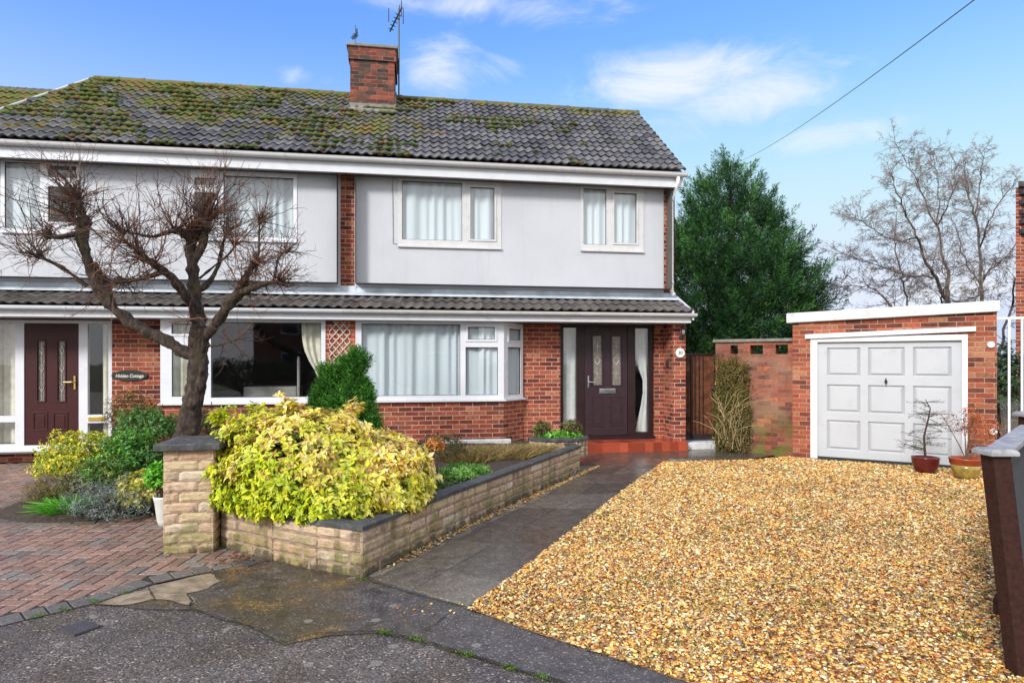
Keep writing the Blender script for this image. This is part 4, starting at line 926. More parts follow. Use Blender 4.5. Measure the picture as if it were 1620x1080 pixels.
# ------------------------------------------------------------------ stone pillar and raised planter
rk = random.Random(8)
STC = [(.58, .42, .29), (.62, .47, .34), (.55, .37, .25), (.58, .46, .29), (.62, .52, .41), (.48, .36, .26)]
def rock(mb, O, ux, uy, x0, x1, z0, z1, dep=.05, amp=.011):
    """one rock-faced stone: displaced face with rounded arrises"""
    nx = max(3, int((x1 - x0) / .028)); nzz = 4; b = len(mb.v); k = rk.uniform(.92, 1.08); c = rk.choice(STC); mb.col = tuple(q * k for q in c); sd = rk.uniform(0, 99)
    g = .0035; x0 += g; x1 -= g; z0 += g; z1 -= g
    for j in range(nzz + 1):
        for i in range(nx + 1):
            u, v = i / nx, j / nzz; edge = min(u * (x1 - x0), (1 - u) * (x1 - x0), v * (z1 - z0), (1 - v) * (z1 - z0))
            x = x0 + (x1 - x0) * u; z = z0 + (z1 - z0) * v; P = Vector(O) + ux * x
            h = amp * (.35 + 1.1 * noise.noise((x * 14 + sd, z * 30, sd))) * min(1, edge / .012) - .010 * max(0, 1 - edge / .010)
            jx = noise.noise((sd, v * 3, 5)) * .004; P = P - uy * h + ux * jx
            mb.v.append((P.x, P.y, z + noise.noise((sd, u * 4, 9)) * .003))
    for j in range(nzz):
        for i in range(nx): a = b + j * (nx + 1) + i; mb.face((a, a + 1, a + nx + 2, a + nx + 1))
    # sides back to the mortar
    ring = [b + i for i in range(nx + 1)] + [b + j * (nx + 1) + nx for j in range(1, nzz + 1)] + [b + nzz * (nx + 1) + i for i in range(nx - 1, -1, -1)] + [b + j * (nx + 1) for j in range(nzz - 1, 0, -1)]
    c0 = len(mb.v)
    for r in ring: p = Vector(mb.v[r]) + uy * dep; mb.v.append(tuple(p))
    n = len(ring)
    for i in range(n): j = (i + 1) % n; mb.face((ring[j], ring[i], c0 + i, c0 + j))
def stone_run(mb, core, A, B, z0, z1, nc, lens, seed=0, amp=.011, thick=.10):
    A = Vector((A[0], A[1], 0)); B = Vector((B[0], B[1], 0)); L = (B - A).length; ux = (B - A) / L; uy = Vector((-ux.y, ux.x, 0)); r = random.Random(seed); ch = (z1 - z0) / nc
    for k in range(nc):
        x = 0.0; ln = lens[k % len(lens)] if isinstance(lens[0], list) else None; i = 0
        while x < L - .005:
            w = ln[i % len(ln)] if ln else r.uniform(*lens)
            if L - (x + w) < .07: w = L - x
            w = min(w, L - x); rock(mb, A, ux, uy, x, x + w, z0 + k * ch, z0 + (k + 1) * ch, amp=amp); x += w; i += 1
    core.ob(A, ux, uy, .012, L - .012, .007, thick, z0, z1 + .002)
PA0, PB0 = G(257, 877), G(335, 873); ux = (PB0 - PA0).normalized(); uy = Vector((-ux.y, ux.x, 0)); PWd = .40
PIL = thing('pillar', 'square buff stone gate pillar with a dark slab cap between drive and planter', 'pillar', tuple(PA0 + ux * .2 + uy * .2))
st = MB(); core = MB(); c0_, c1_, c2_, c3_ = PA0, PA0 + ux * PWd, PA0 + ux * PWd + uy * PWd, PA0 + uy * PWd
LA, LB_ = [.27, .13], [.12, .28]
for (a, b, s) in ((c0_, c1_, 0), (c1_, c2_, 1), (c2_, c3_, 0), (c3_, c0_, 1)):
    stone_run(st, MB(), a, b, -.01, .855, 10, [LA, LB_] if s == 0 else [[.13, .27], [.26, .14]], amp=.0045)
core.ob(PA0, ux, uy, .010, PWd - .010, .010, PWd - .010, -.02, .857); 
pm = core.build('mortar', 'mortar', PIL); st.build('stonework', 'stone', PIL)
def slab_cap(parent, O, ux, uy, x0, x1, y0, y1, z0, h, rise, name='cap', m='coping_dark'):
    mb = MB(); nx, ny = 8, 8; r = random.Random(4); b = 0
    def P(i, j, top):
        u, v = i / nx, j / ny; e = min(u, 1 - u, v, 1 - v); z = z0 + (h + rise * min(1, e / .25) + .006 * noise.noise((u * 7, v * 7, 1)) if top else 0)
        w = .006 * noise.noise((u * 9, v * 9, 4)); return tuple(Vector(O) + ux * (x0 + (x1 - x0) * u + w) + uy * (y0 + (y1 - y0) * v + w) + Vector((0, 0, z)))
    for top in (1, 0):
        base = len(mb.v)
        for j in range(ny + 1):
            for i in range(nx + 1): mb.v.append(P(i, j, top))
        for j in range(ny):
            for i in range(nx):
                a = base + j * (nx + 1) + i; f = (a, a + 1, a + nx + 2, a + nx + 1); mb.face(f if top else f[::-1])
    k = (nx + 1) * (ny + 1); rg = [i for i in range(nx + 1)] + [j * (nx + 1) + nx for j in range(1, ny + 1)] + [ny * (nx + 1) + i for i in range(nx - 1, -1, -1)] + [j * (nx + 1) for j in range(ny - 1, 0, -1)]
    for q in range(len(rg)): a, b2 = rg[q], rg[(q + 1) % len(rg)]; mb.face((k + a, k + b2, b2, a))
    return mb.build(name, m, parent, bevel=.006)
slab_cap(PIL, PA0, ux, uy, -.055, PWd + .055, -.055, PWd + .055, .857, .055, .03)

PLT = thing('raised_planter', 'low buff stone planter wall with dark coping running beside the path', 'planter', tuple(G(573, 913)))
base = [Vector(c1_ + uy * .16)] + gp((430, 885), (500, 901), (573, 913), (650, 874), (720, 838), (800, 801), (870, 768), (918, 746)) 
base += [base[-1] + Vector((-.05, .30, 0)), base[-1] + Vector((-.32, .55, 0))]
st = MB(); core = MB(); WZ = .345
for i in range(len(base) - 1): stone_run(st, core, base[i], base[i + 1], -.02, WZ, 4, (.22, .46) if i > 2 else (.3, .6), seed=40 + i, amp=.0055)
core.build('mortar', 'mortar', PLT); st.build('stonework', 'stone', PLT)
def offs(poly, d):
    o = []
    for i, p in enumerate(poly):
        a = (p - poly[max(0, i - 1)]); b = (poly[min(len(poly) - 1, i + 1)] - p); t = ((a.normalized() if a.length > 0 else Vector()) + (b.normalized() if b.length > 0 else Vector())).normalized(); n = Vector((-t.y, t.x, 0))
        ca = n.dot(Vector((-(b if b.length > 0 else a).normalized().y, (b if b.length > 0 else a).normalized().x, 0))); o.append(p + n * d / max(.6, ca))
    return o
def dens(poly, step=.12):
    o = []
    for a, b in zip(poly, poly[1:]):
        n = max(1, int((b - a).length / step)); o += [a.lerp(b, k / n) for k in range(n)]
    return o + [poly[-1]]
def coping(parent, poly, z0, h, w0, w1, name='coping', m='coping_dark', joints=.45):
    P = dens(poly); o = offs(P, -w0); i_ = offs(P, w1); mb = MB(); b = 0
    for k in range(len(P)):
        w = [.004 * noise.noise((P[k].x * 9, P[k].y * 9, q)) for q in range(4)]
        mb.v += [(o[k].x, o[k].y, z0), (o[k].x + w[0], o[k].y + w[1], z0 + h * .8 + w[2]), (o[k].x * .88 + i_[k].x * .12, o[k].y * .88 + i_[k].y * .12, z0 + h + w[2]), (i_[k].x, i_[k].y, z0 + h * 1.05 + w[3]), (i_[k].x, i_[k].y, z0)]
    for k in range(len(P) - 1):
        for j in range(5): a, c = k * 5 + j, k * 5 + (j + 1) % 5; mb.face((a, c, c + 5, a + 5)[::-1])
    mb.face((0, 1, 2, 3, 4)); e = (len(P) - 1) * 5; mb.face((e + 4, e + 3, e + 2, e + 1, e))
    return mb.build(name, m, parent, smooth=False)
coping(PLT, base[:-1], WZ, .036, .015, .12)
# soil: slopes down gently towards the house
soilp = [(p.x, p.y) for p in offs(base, .08)] + [(2.35, 10.62), (-1.0, 10.62), (-4.0, 10.62), (-3.97, 9.74), (-2.08, 6.1), (c3_.x, c3_.y)]
def soilz(x, y): return .30 - .010 * max(0, y - 5) * 1.0
mb = MB(); xs = np.arange(-4.2, 2.6, .14); ys = np.arange(4.4, 10.9, .14); gi = {}
for a, x in enumerate(xs):
    for b, y in enumerate(ys): gi[(a, b)] = len(mb.v); mb.v.append((x, y, soilz(x, y) + .03 * noise.noise((x * 3, y * 3, 0)) + .015 * noise.noise((x * 11, y * 11, 0))))
for a in range(len(xs) - 1):
    for b in range(len(ys) - 1):
        if inpoly(np.array([[xs[a] + .07, ys[b] + .07]]), soilp)[0]: mb.face((gi[(a, b)], gi[(a + 1, b)], gi[(a + 1, b + 1)], gi[(a, b + 1)]))
mb.build('soil', 'soil', PLT, smooth=True)
mb = MB(); wall(mb, (-3.99, 9.76), (-2.1, 6.1), -.02, .33, .1, []); mb.box(-4.1, -3.97, 9.7, 10.62, -.02, .33); mb.build('brick_edge', 'brick_old', PLT)
mb = MB(); mb.box(.2, 1.62, 10.32, 10.42, .18, .30); mb.build('back_edging', 'concrete_pale', PLT, bevel=.01)
# rounded tub at the end of the planter
TC = D(884, 700, 9.75); tr_ = .46
TUB = thing('stone_tub', 'low rounded stone tub with dark rim beside the front door step', 'planter', (TC.x, TC.y, .15))
st = MB(); core = MB(); ang = [R(180 + 200 * i / 9 - 10) for i in range(10)]
pp = [Vector((TC.x + tr_ * math.cos(a), TC.y + tr_ * .62 * math.sin(a), 0)) for a in ang]
for a, b in zip(pp, pp[1:]): stone_run(st, core, a, b, .12, .385, 3, (.12, .2), seed=9, amp=.008, thick=.06)
core.build('mortar', 'mortar', TUB); st.build('stonework', 'stone', TUB); coping(TUB, pp, .385, .045, .02, .08, name='rim')
mb = MB(); mb.prism([(p.x * .97 + TC.x * .03, p.y * .97 + TC.y * .03) for p in pp], .15, .40); mb.build('soil', 'soil', TUB)

# ------------------------------------------------------------------ garage, garden wall, gates
GL, GRr = G(1254, 722), G(1577, 745); gux = (GRr - GL).normalized(); guy = Vector((-gux.y, gux.x, 0)); GLn = (GRr - GL).length
def onp(px, py, A=GL, u=gux):
    r = ray(px, py); n = Vector((-u.y, u.x, 0)); t = (A - EP).dot(n) / r.dot(n); p = EP + r * t; return (p - A).dot(u), p.z
GA = thing('garage', 'flat-roofed red brick garage with white panelled up-and-over door', 'garage', tuple(GL + gux * GLn / 2))
zl, zr = onp(1254, 511)[1], onp(1577, 493)[1]
f0, _ = onp(1285.3, 600); f1, _ = onp(1531, 600); _, ft = onp(1400, 531)
mb = MB(); wall(mb, GL, GRr, -.03, zl, .11, [(f0, f1, -.1, ft)], ztop=(zl, zr))
BL, BR = GL + guy * 5, GRr + guy * 5
for a, b, za, zb in ((BL, GL, zl, zl), (GRr, BR, zr, zr), (BR, BL, zr, zl)): mb.poly([(a.x, a.y, -.03), (b.x, b.y, -.03), (b.x, b.y, zb), (a.x, a.y, za)])
mb.build('wall', 'brick_garage', GA)
def gbox(mb, s0, s1, d0, d1, z0, z1): mb.ob(GL, gux, guy, s0, s1, d0, d1, z0, z1)
mb = MB(); P = lambda s, d, z: tuple(GL + gux * s + guy * d + Vector((0, 0, z)))
a0, a1 = -.09, GLn + .03; h = .16
za, zb = zl + .0, zr + .0
mb.hexa([P(a0, -.07, za), P(a1, -.07, zb), P(a1, 5.1, zb), P(a0, 5.1, za), P(a0, -.07, za + h), P(a1, -.07, zb + h), P(a1, 5.1, zb + h), P(a0, 5.1, za + h)]); mb.build('roof', 'concrete_pale', GA, bevel=.01)
mb = MB(); l0, lz0 = onp(1274, 536); l1, lz1 = onp(1543.6, 524); zz0 = onp(1274, 529)[1]; zz1 = onp(1543.6, 516.5)[1]
mb.hexa([P(l0, -.05, lz0), P(l1, -.05, lz1), P(l1, .0, lz1), P(l0, .0, lz0), P(l0, -.05, zz0), P(l1, -.05, zz1), P(l1, .0, zz1), P(l0, .0, zz0)]); mb.build('lintel_board', 'paint_white', GA, bevel=.003)
mb = MB(); e0, _ = onp(1293.3, 600); e1, _ = onp(1521.5, 600); ftop = ft
gbox(mb, f0 - .03, e0, -.012, .09, 0, ftop); gbox(mb, e1, f1 + .0, -.012, .09, 0, ftop); gbox(mb, e0, e1, -.010, .09, ftop - .085, ftop); mb.build('door_frame', 'paint_white', GA, bevel=.003)
dt = ftop - .09; db = onp(1400, 730)[1] + .0; db = .035
cols_ = [((1308, 1361)), ((1373, 1431.5)), ((1444.5, 1506))]; sc = [(onp(a, 600)[0], onp(b, 600)[0]) for a, b in cols_]
rows_ = []
for (ya, yb) in ((549, 595.5), (609.5, 655.5), (668, 717)): rows_.append((onp(1402, yb)[1], onp(1402, ya)[1]))
mb = MB(); holes = [(a - e0, b - e0, c, d) for a, b in sc for c, d in rows_]
wall(mb, GL + gux * e0 + guy * .045, GL + gux * e1 + guy * .045, db, dt, .03, holes)
for a, b in sc:
    for c, d in rows_:   # fielded panels: sloping border and raised field
        e = .022; o = [(a, .045, c), (b, .045, c), (b, .045, d), (a, .045, d)]; i_ = [(a + e, .078, c + e), (b - e, .078, c + e), (b - e, .078, d - e), (a + e, .078, d - e)]; k = [(a + 2.2 * e, .050, c + 2.2 * e), (b - 2.2 * e, .050, c + 2.2 * e), (b - 2.2 * e, .050, d - 2.2 * e), (a + 2.2 * e, .050, d - 2.2 * e)]
        bb_ = len(mb.v); mb.v += [P(*q) for q in o + i_ + k]
        for lv in (0, 4):
            for j in range(4): mb.face((bb_ + lv + j, bb_ + lv + (j + 1) % 4, bb_ + lv + 4 + (j + 1) % 4, bb_ + lv + 4 + j))
        mb.face((bb_ + 8, bb_ + 9, bb_ + 10, bb_ + 11))
gdoor = mb.build('garage_door', 'garage_white', GA)
mb = MB(); hs, hz_ = onp(1401.5, 603); mb.tube([P(hs, .045, hz_), P(hs, .0, hz_)], .022, 10); mb.tube([P(hs, .005, hz_ + .045), P(hs, .0, hz_), P(hs, .005, hz_ - .045)], .010, 8); mb.build('handle', 'black_metal', gdoor)
mb = MB(); gbox(mb, e0, e1, .03, .08, -.02, .032); mb.build('threshold', 'gasket', GA)

GW0 = G(1132, 711); GW1 = GL + guy * .06; gwu = (GW1 - GW0).normalized(); gwn = Vector((-gwu.y, gwu.x, 0)); GWL = (GW1 - GW0).length
GWT = thing('garden_wall', 'old red brick garden wall with three square holes and a concrete coping', 'wall', tuple((GW0 + GW1) / 2))
def onw(px, py): return onp(px, py, GW0, gwu)
hl = []
for (a, b, ya, yb) in ((1155.6, 1167.5, 546, 560), (1187, 1207, 546, 560), (1227, 1246.5, 545, 560)):
    s0, z1_ = onw(a, ya); s1, _ = onw(b, ya); _, z0_ = onw((a + b) / 2, yb); hl.append((s0, s1, z0_, z1_))
wz = onw(1190, 541)[1]
mb = MB(); wall(mb, GW0, GW1, -.03, wz, .225, hl); mb.build('brickwork', 'brick_old', GWT)
mb = MB(); mb.ob(GW0, gwu, gwn, -.04, GWL - .0, -.04, .265, wz + .001, wz + .055); mb.build('coping', 'coping_grey', GWT, bevel=.01)

GX0, GX1, GY = XR + .04, XW(1131.5, 11.0), 11.0; gz0, gz1 = .14, 1.72
GT = thing('garden_gate', 'tall timber gate faced with black wrought iron scrollwork beside the front door', 'gate', ((GX0 + GX1) / 2, GY, .12))
mb = MB(); n = 5; wbd = (GX1 - GX0) / n
for i in range(n): mb.box(GX0 + i * wbd + .003, GX0 + (i + 1) * wbd - .003, GY + .03, GY + .05, gz0 + .06, gz1 - .01)
mb.box(GX0, GX1, GY + .05, GY + .08, .5, .58); mb.box(GX0, GX1, GY + .05, GY + .08, 1.3, 1.38); mb.build('boards', 'gate_wood', GT)
ir = MB(); yy = GY
for x in (GX0 + .01, GX0 + .25, GX1 - .015): ir.box(x - .010, x + .010, yy - .01, yy + .01, gz0, gz1)
for z in (gz0 + .03, gz0 + .42, gz1 - .50, gz1 - .02): ir.box(GX0, GX0 + .25, yy - .008, yy + .008, z - .010, z + .010)
ir.box(GX0, GX1, yy - .008, yy + .008, gz1 - .012, gz1 + .012); ir.box(GX0, GX1, yy - .01, yy + .02, gz0 - .0, gz0 + .10)
for i in range(1, 4): ir.tube([(GX0 + .01 + .06 * i, yy, gz0 + .42), (GX0 + .01 + .06 * i, yy, gz1 - .5)], .006, 6)
for i in range(1, 4): ir.tube([(GX0 + .25 + .075 * i, yy, gz0 + .1), (GX0 + .25 + .075 * i, yy, gz1)], .006, 6)
def scroll(cx, cz, r, sx, sz):
    pts = [(cx + sx * r * (1 - t * .75) * math.cos(t * 8.5), yy, cz + sz * r * (1 - t * .75) * math.sin(t * 8.5)) for t in [i / 26 for i in range(27)]]; ir.tube(pts, .0055, 5)
for zb_ in (gz1 - .26, gz0 + .22):
    for sx in (-1, 1):
        for k in (-1, 1): scroll(GX0 + .13 + sx * .055, zb_ + k * .10, .055, sx, k); scroll(GX0 + .13 + sx * .05, zb_ + k * .18, .035, -sx, -k)
ir.build('ironwork', 'iron_brown', GT)
mb = MB(); mb.box(GX1 - .075, GX1 - .01, GY - .035, GY + .0, .95, 1.08); mb.build('latch', 'black_metal', GT)
mb = MB(); mb.box(GX0 - .02, GX1 + .03, GY - .22, GY + .25, -.02, .115); tag(mb.build('doorstep', 'concrete_pale', at=((GX0 + GX1) / 2, GY, 0), bevel=.01), 'pale wet concrete step at the foot of the garden gate', 'step')

# white framed screen beside the garage
SA = GRr + gux * .02; SG = thing('side_screen', 'white framed glazed side gate at the right corner of the garage', 'gate', tuple(SA))
mb = MB(); s1_ = .0
for px in (1575.5, 1597, 1617.5): s = (onp(px, 600)[0]); mb.ob(GL, gux, guy, s - .014, s + .014, .02, .05, 0, 2.19)
s0 = onp(1575.5, 600)[0]; s2 = onp(1640, 600)[0]; mb.ob(GL, gux, guy, s0 - .014, s2, .018, .052, 2.19, 2.225); mb.ob(GL, gux, guy, s0, s2, .024, .046, .02, .07); mb.build('frame', 'paint_white', SG)
mb = MB(); mb.poly([P(s0, .035, .05), P(s2, .035, .05), P(s2, .035, 2.19), P(s0, .035, 2.19)]); mb.build('pane', 'glass', SG)
for (px, py) in ((1567.5, 545), (1571.5, 682.5)):
    s, z = onp(px, py); mb = MB(); mb.tube([P(s, -.03, z), P(s, .03, z)], .045, 14); mb.build('hinge_disc', 'paint_white', SG)

# brick gable of the neighbouring house on the far right
NB = thing('house', 'red brick gable of the neighbouring house at the right edge', 'house', tuple(D(1700, 570, 13)))
def CA(x, z_, h=0.0): return RT * x + FW * z_ + Vector((0, 0, h))
a, b = CA(10.36, 13), CA(16, 13); c, d = CA(19, 20), CA(16.4, 20); mb = MB(); mb.prism([(p.x, p.y) for p in (a, b, c, d)], 0, 5.15); mb.build('wall', 'brick_red', NB)
mb = MB(); mb.prism([(p.x, p.y) for p in (CA(10.33, 12.9), CA(16, 12.9), CA(19, 20), CA(16.4, 20))], 5.152, 5.26); mb.build('eaves_board', 'coping_dark', NB)
mb = MB()
for i in range(5): mb.ob(CA(10.42, 12.9), RT, FW, .0, .5, -.02, .1, 5.0 - i * .2, 5.09 - i * .2)
mb.build('vent', 'slat_dark', NB)

# ------------------------------------------------------------------ stained timber fence on the right
FE = thing('fence', 'dark brown timber fence with grey capping rail and leaning near post', 'fence', tuple(G(1612, 1068)))
fps = [(CA(2.60, 3.22), CA(2.485, 3.25), 1.115), (CA(3.80, 4.62), CA(3.78, 4.62), 1.19), (CA(5.02, 5.98), CA(5.0, 5.98), 1.27), (CA(6.2, 7.3), CA(6.2, 7.3), 1.33)]
for i, (pb, pt, hz) in enumerate(fps):
    mb = MB(); w2 = .046; f = RT; g = FW
    q = [pb - f * w2 - g * w2, pb + f * w2 - g * w2, pb + f * w2 + g * w2, pb - f * w2 + g * w2]; q2 = [pt - f * w2 - g * w2, pt + f * w2 - g * w2, pt + f * w2 + g * w2, pt - f * w2 + g * w2]
    mb.hexa([(p.x, p.y, -.05) for p in q] + [(p.x, p.y, hz) for p in q2]); mb.build('post', 'fence_brown', FE, bevel=.004)
    mb = MB(); w3 = .072; 
    ring = lambda w, z: [(pt + f * sx * w + g * sy * w) + Vector((0, 0, z)) for sx, sy in ((-1, -1), (1, -1), (1, 1), (-1, 1))]
    b = 0; mb.v = [tuple(p) for w, z in ((w3, hz + .001), (w3, hz + .022), (w3 - .016, hz + .036)) for p in ring(w, z)]
    mb.face((3, 2, 1, 0)); mb.face((8, 9, 10, 11))
    for lv in (0, 4):
        for j in range(4): mb.face((lv + j, lv + (j + 1) % 4, lv + 4 + (j + 1) % 4, lv + 4 + j))
    mb.build('post_cap', 'cap_grey', FE, bevel=.004)
for i in range(3):
    a, b = fps[i][1], fps[i + 1][0]; u = (b - a).normalized(); n = Vector((-u.y, u.x, 0)); L = (b - a).length; hz = fps[i][2]
    mb = MB(); mb.ob(a, u, n, .08, L - .06, -.06, .06, hz - .012, hz + .018); mb.build('capping_rail', 'cap_grey', FE, bevel=.003)
    mb = MB(); k = int((L - .22) / .062)
    for j in range(k): x = .16 + j * .062; b0_ = len(mb.v); mb.ob(a, u, n, x, x + .044, -.012, .012, .06, hz - .014); lean_ = (fps[i][0] - fps[i][1]) * (1 - j / k); mb.v[b0_:b0_ + 4] = [tuple(Vector(q_) + lean_) for q_ in mb.v[b0_:b0_ + 4]]
    mb.build('slats', 'slat_dark', FE)
    mb = MB(); mb.ob(a, u, n, .30, L - .05, .013, .045, .2, .28); mb.build('rail', 'fence_brown', FE); mb = MB(); mb.ob(a, u, n, .1, L - .05, .013, .045, hz - .16, hz - .08); mb.build('rail', 'fence_brown', FE)

# ------------------------------------------------------------------ small things on the house
def text_obj(body, size, m, parent, loc, name='lettering', ext=.002, shear=0, sx=1, bold=0.0):
    cu = bpy.data.curves.new(name, 'FONT'); cu.body = body; cu.size = size; cu.extrude = ext; cu.align_x = 'CENTER'; cu.align_y = 'CENTER'; cu.shear = shear; cu.offset = bold
    t = bpy.data.objects.new('tmp', cu); COL.objects.link(t); bpy.context.view_layer.update()
    me = bpy.data.meshes.new_from_object(t.evaluated_get(bpy.context.evaluated_depsgraph_get())); COL.objects.unlink(t); bpy.data.objects.remove(t)
    me.transform(Matrix.Translation(Vector(loc) - world_loc(parent)) @ Matrix.Rotation(R(90), 4, 'X') @ Matrix.Diagonal((sx, 1, 1, 1))); me.materials.append(MATS[m])
    o = bpy.data.objects.new(name, me); COL.objects.link(o); o.parent = parent; return o
y = YB; c = W(1075.5, 558, y); NP = thing('house_number', 'round white number plaque reading 30 on the brick pier', 'number plaque', (c.x, y, c.z))
mb = MB(); rr = .083; tl = Matrix.Rotation(R(90), 3, 'X'); mb.lathe((c.x, y - .004, c.z), [(rr, 0), (rr, .014), (rr * .93, .020), (rr * .86, .016), (.001, .016)], 32, tl); mb.build('plaque', 'ceramic_white', NP, smooth=False, bevel=.002)
text_obj('30', .085, 'ink', NP, (c.x, y - .022, c.z), bold=.001)
c = W(206, 594, YD); NS = thing('house_sign', 'dark oval slate sign with pale gothic lettering on the left brickwork', 'house sign', (c.x, YD, c.z))
mb = MB(); sw, sh_ = .275, .088; n = 40; mb_ = []
for rr, yy in ((1.0, 0), (1.0, -.016), (.96, -.022)):
    for i in range(n): a = 2 * math.pi * i / n; k = 1 + .035 * noise.noise((math.cos(a) * 2, math.sin(a) * 2, 5)); mb.v.append((c.x + sw * rr * k * math.cos(a), YD - .001 + yy, c.z + sh_ * rr * k * math.sin(a)))
for lv in (0, n):
    for i in range(n): j = (i + 1) % n; mb.face((lv + i, lv + j, lv + n + j, lv + n + i)[::-1])
mb.face(range(2 * n, 3 * n)[::-1]); mb.build('plate', 'slate_sign', NS)
text_obj('Hidden Cottage', .075, 'sign_letter', NS, (c.x, YD - .0245, c.z - .005), shear=.15, sx=.86, bold=.0012)
c = W(1077.5, 525, YB); WL = thing('wall_lantern', 'black carriage lantern with clear glass on the pier by the front door', 'lamp', (c.x, YB, c.z))
mb = MB(); lc = Vector((c.x, YB - .10, c.z)); mb.lathe(lc + Vector((0, 0, .05)), [(.055, 0), (.06, .012), (.035, .05), (.012, .062), (.012, .08)], 6); mb.lathe(lc + Vector((0, 0, -.09)), [(.012, -.02), (.022, 0), (.036, .015), (.036, .03)], 6)
for i in range(6): a = 2 * math.pi * i / 6; mb.tube([lc + Vector((.034 * math.cos(a), .034 * math.sin(a), -.06)), lc + Vector((.052 * math.cos(a), .052 * math.sin(a), .052))], .004, 5)
mb.tube([(c.x, YB, c.z - .12), (c.x, YB - .05, c.z - .14), lc + Vector((0, 0, -.10))], .010, 8); mb.lathe(Vector((c.x, YB - .001, c.z - .10)), [(.045, 0), (.045, .012), (.02, .02)], 16, tl); mb.build('bracket', 'black_metal', WL)
mb = MB(); mb.lathe(lc, [(.030, -.058), (.046, .05)], 6); mb.build('lamp_glass', 'glass', WL); mb = MB(); mb.lathe(lc, [(.008, -.05), (.018, -.02), (.018, .02), (.006, .04)], 12); mb.build('bulb', 'lamp_glass', WL, smooth=True)
c = W(1058, 575, YD - .2)
mb = MB(); mb.box(PX0 - .035, PX0, YD - .25, YD - .19, c.z - .06, c.z + .06); mb.build('bell_push', 'black_metal', H1, bevel=.006)
# expanding trellis on the brick between the bays
tx0, tx1, tz1, tz0 = XW(521, YB), XW(554, YB), ZW(538, 508, YB), ZW(538, 590, YB)
TR = thing('trellis', 'weathered diamond trellis fixed to the brick strip between the two bays', 'trellis', ((tx0 + tx1) / 2, YB, tz0))
mb = MB(); ww = tx1 - tx0; hh = tz1 - tz0; stp = .135
for s in (1, -1):
    k = -4
    while k * stp < hh + .4:
        pts = []; z0 = tz0 + k * stp
        a, b = (0, z0), (ww, z0 + ww * 1.15)
        lo = max(0, (tz0 - z0) / (b[1] - a[1])); hi = min(1, (tz1 - z0) / (b[1] - a[1]))
        if hi - lo > .15:
            f = lambda t: (tx0 + ww * t if s == 1 else tx1 - ww * t, z0 + (b[1] - a[1]) * t)
            (xa, za_), (xb_, zb_) = f(lo), f(hi); yy = YB - .012 - (.012 if s == 1 else 0); w2 = .010
            mb.hexa([(xa, yy, za_ - w2), (xb_, yy, zb_ - w2), (xb_, yy + .010, zb_ - w2), (xa, yy + .010, za_ - w2), (xa, yy, za_ + w2), (xb_, yy, zb_ + w2), (xb_, yy + .010, zb_ + w2), (xa, yy + .010, za_ + w2)])
        k += 1
TRm = mb.build('lattice', 'trellis', TR)
# cable down the render beside the upstairs window
mb = MB(); mb.tube([W(628, 279, YD - .01), W(622, 283, YD - .01), W(621, 300, YD - .01), W(621.5, 340, YD - .01), W(622, 385, YD - .01), W(629, 386, YD - .01)], .006, 5); mb.build('cable', 'cap_grey', H1)
# television aerials on the chimney
def aerial(label, base, top, boom, elems, r=.016):
    o = thing('tv_aerial', label, 'aerial', tuple(base)); mb = MB(); mb.tube([base, top], r, 8); mb.build('mast', 'aerial_metal', o)
    mb = MB(); mb.tube(boom, .016, 6)
    for c_, d_, l in elems: mb.tube([Vector(c_) - Vector(d_) * l, Vector(c_) + Vector(d_) * l], .009, 5)
    mb.build('antenna', 'black_metal', o)
yc = cy0 + .45; bx = W(630, 150, yc); tp = W(631, 14, yc); bx = Vector((tp.x, yc, bx.z - .15))
b0, b1 = W(636, 12, yc - .3), W(617, 50, yc + .35)
aerial('taller television aerial on a thin mast at the right side of the chimney', bx, tp, [b0, b1], [(b0.lerp(b1, t), (0, .0, 1), l) for t, l in ((.05, .16), (.2, .14))] + [(W(615, 24, yc), (0, 0, 1), .14), (W(638, 26, yc), (0, 0, 1), .16)] + [(b0.lerp(b1, t), (.7, .7, .1), .07) for t in (.3, .45, .6, .75, .9)])
mb = MB(); ml = []
yc = cy0 + .5; tp = W(562, 40, yc); bs = Vector((tp.x, yc, ctop - .05)); b0, b1 = W(565, 52, yc - .3), W(558, 62, yc + .3)
aerial('small television aerial standing on the left of the chimney cap', bs, tp, [b0, b1], [(b0.lerp(b1, t), (0, 0, 1), .09) for t in (0, .15)] + [(b0.lerp(b1, t), (.7, .5, 0), .06) for t in (.3, .5, .7, .9)], r=.008)
mb = MB(); A_, B_ = D(1560, -14, 9), D(1150, 262, 46); pts = [A_.lerp(B_, t) + Vector((0, 0, -1.6 * t * (1 - t))) for t in [i / 20 for i in range(21)]]; mb.tube(pts, [.009] * 21, 5)
tag(mb.build('overhead_cable', 'cable_black', at=tuple(A_)), 'thin overhead telephone cable crossing the sky at the upper right', 'cable')

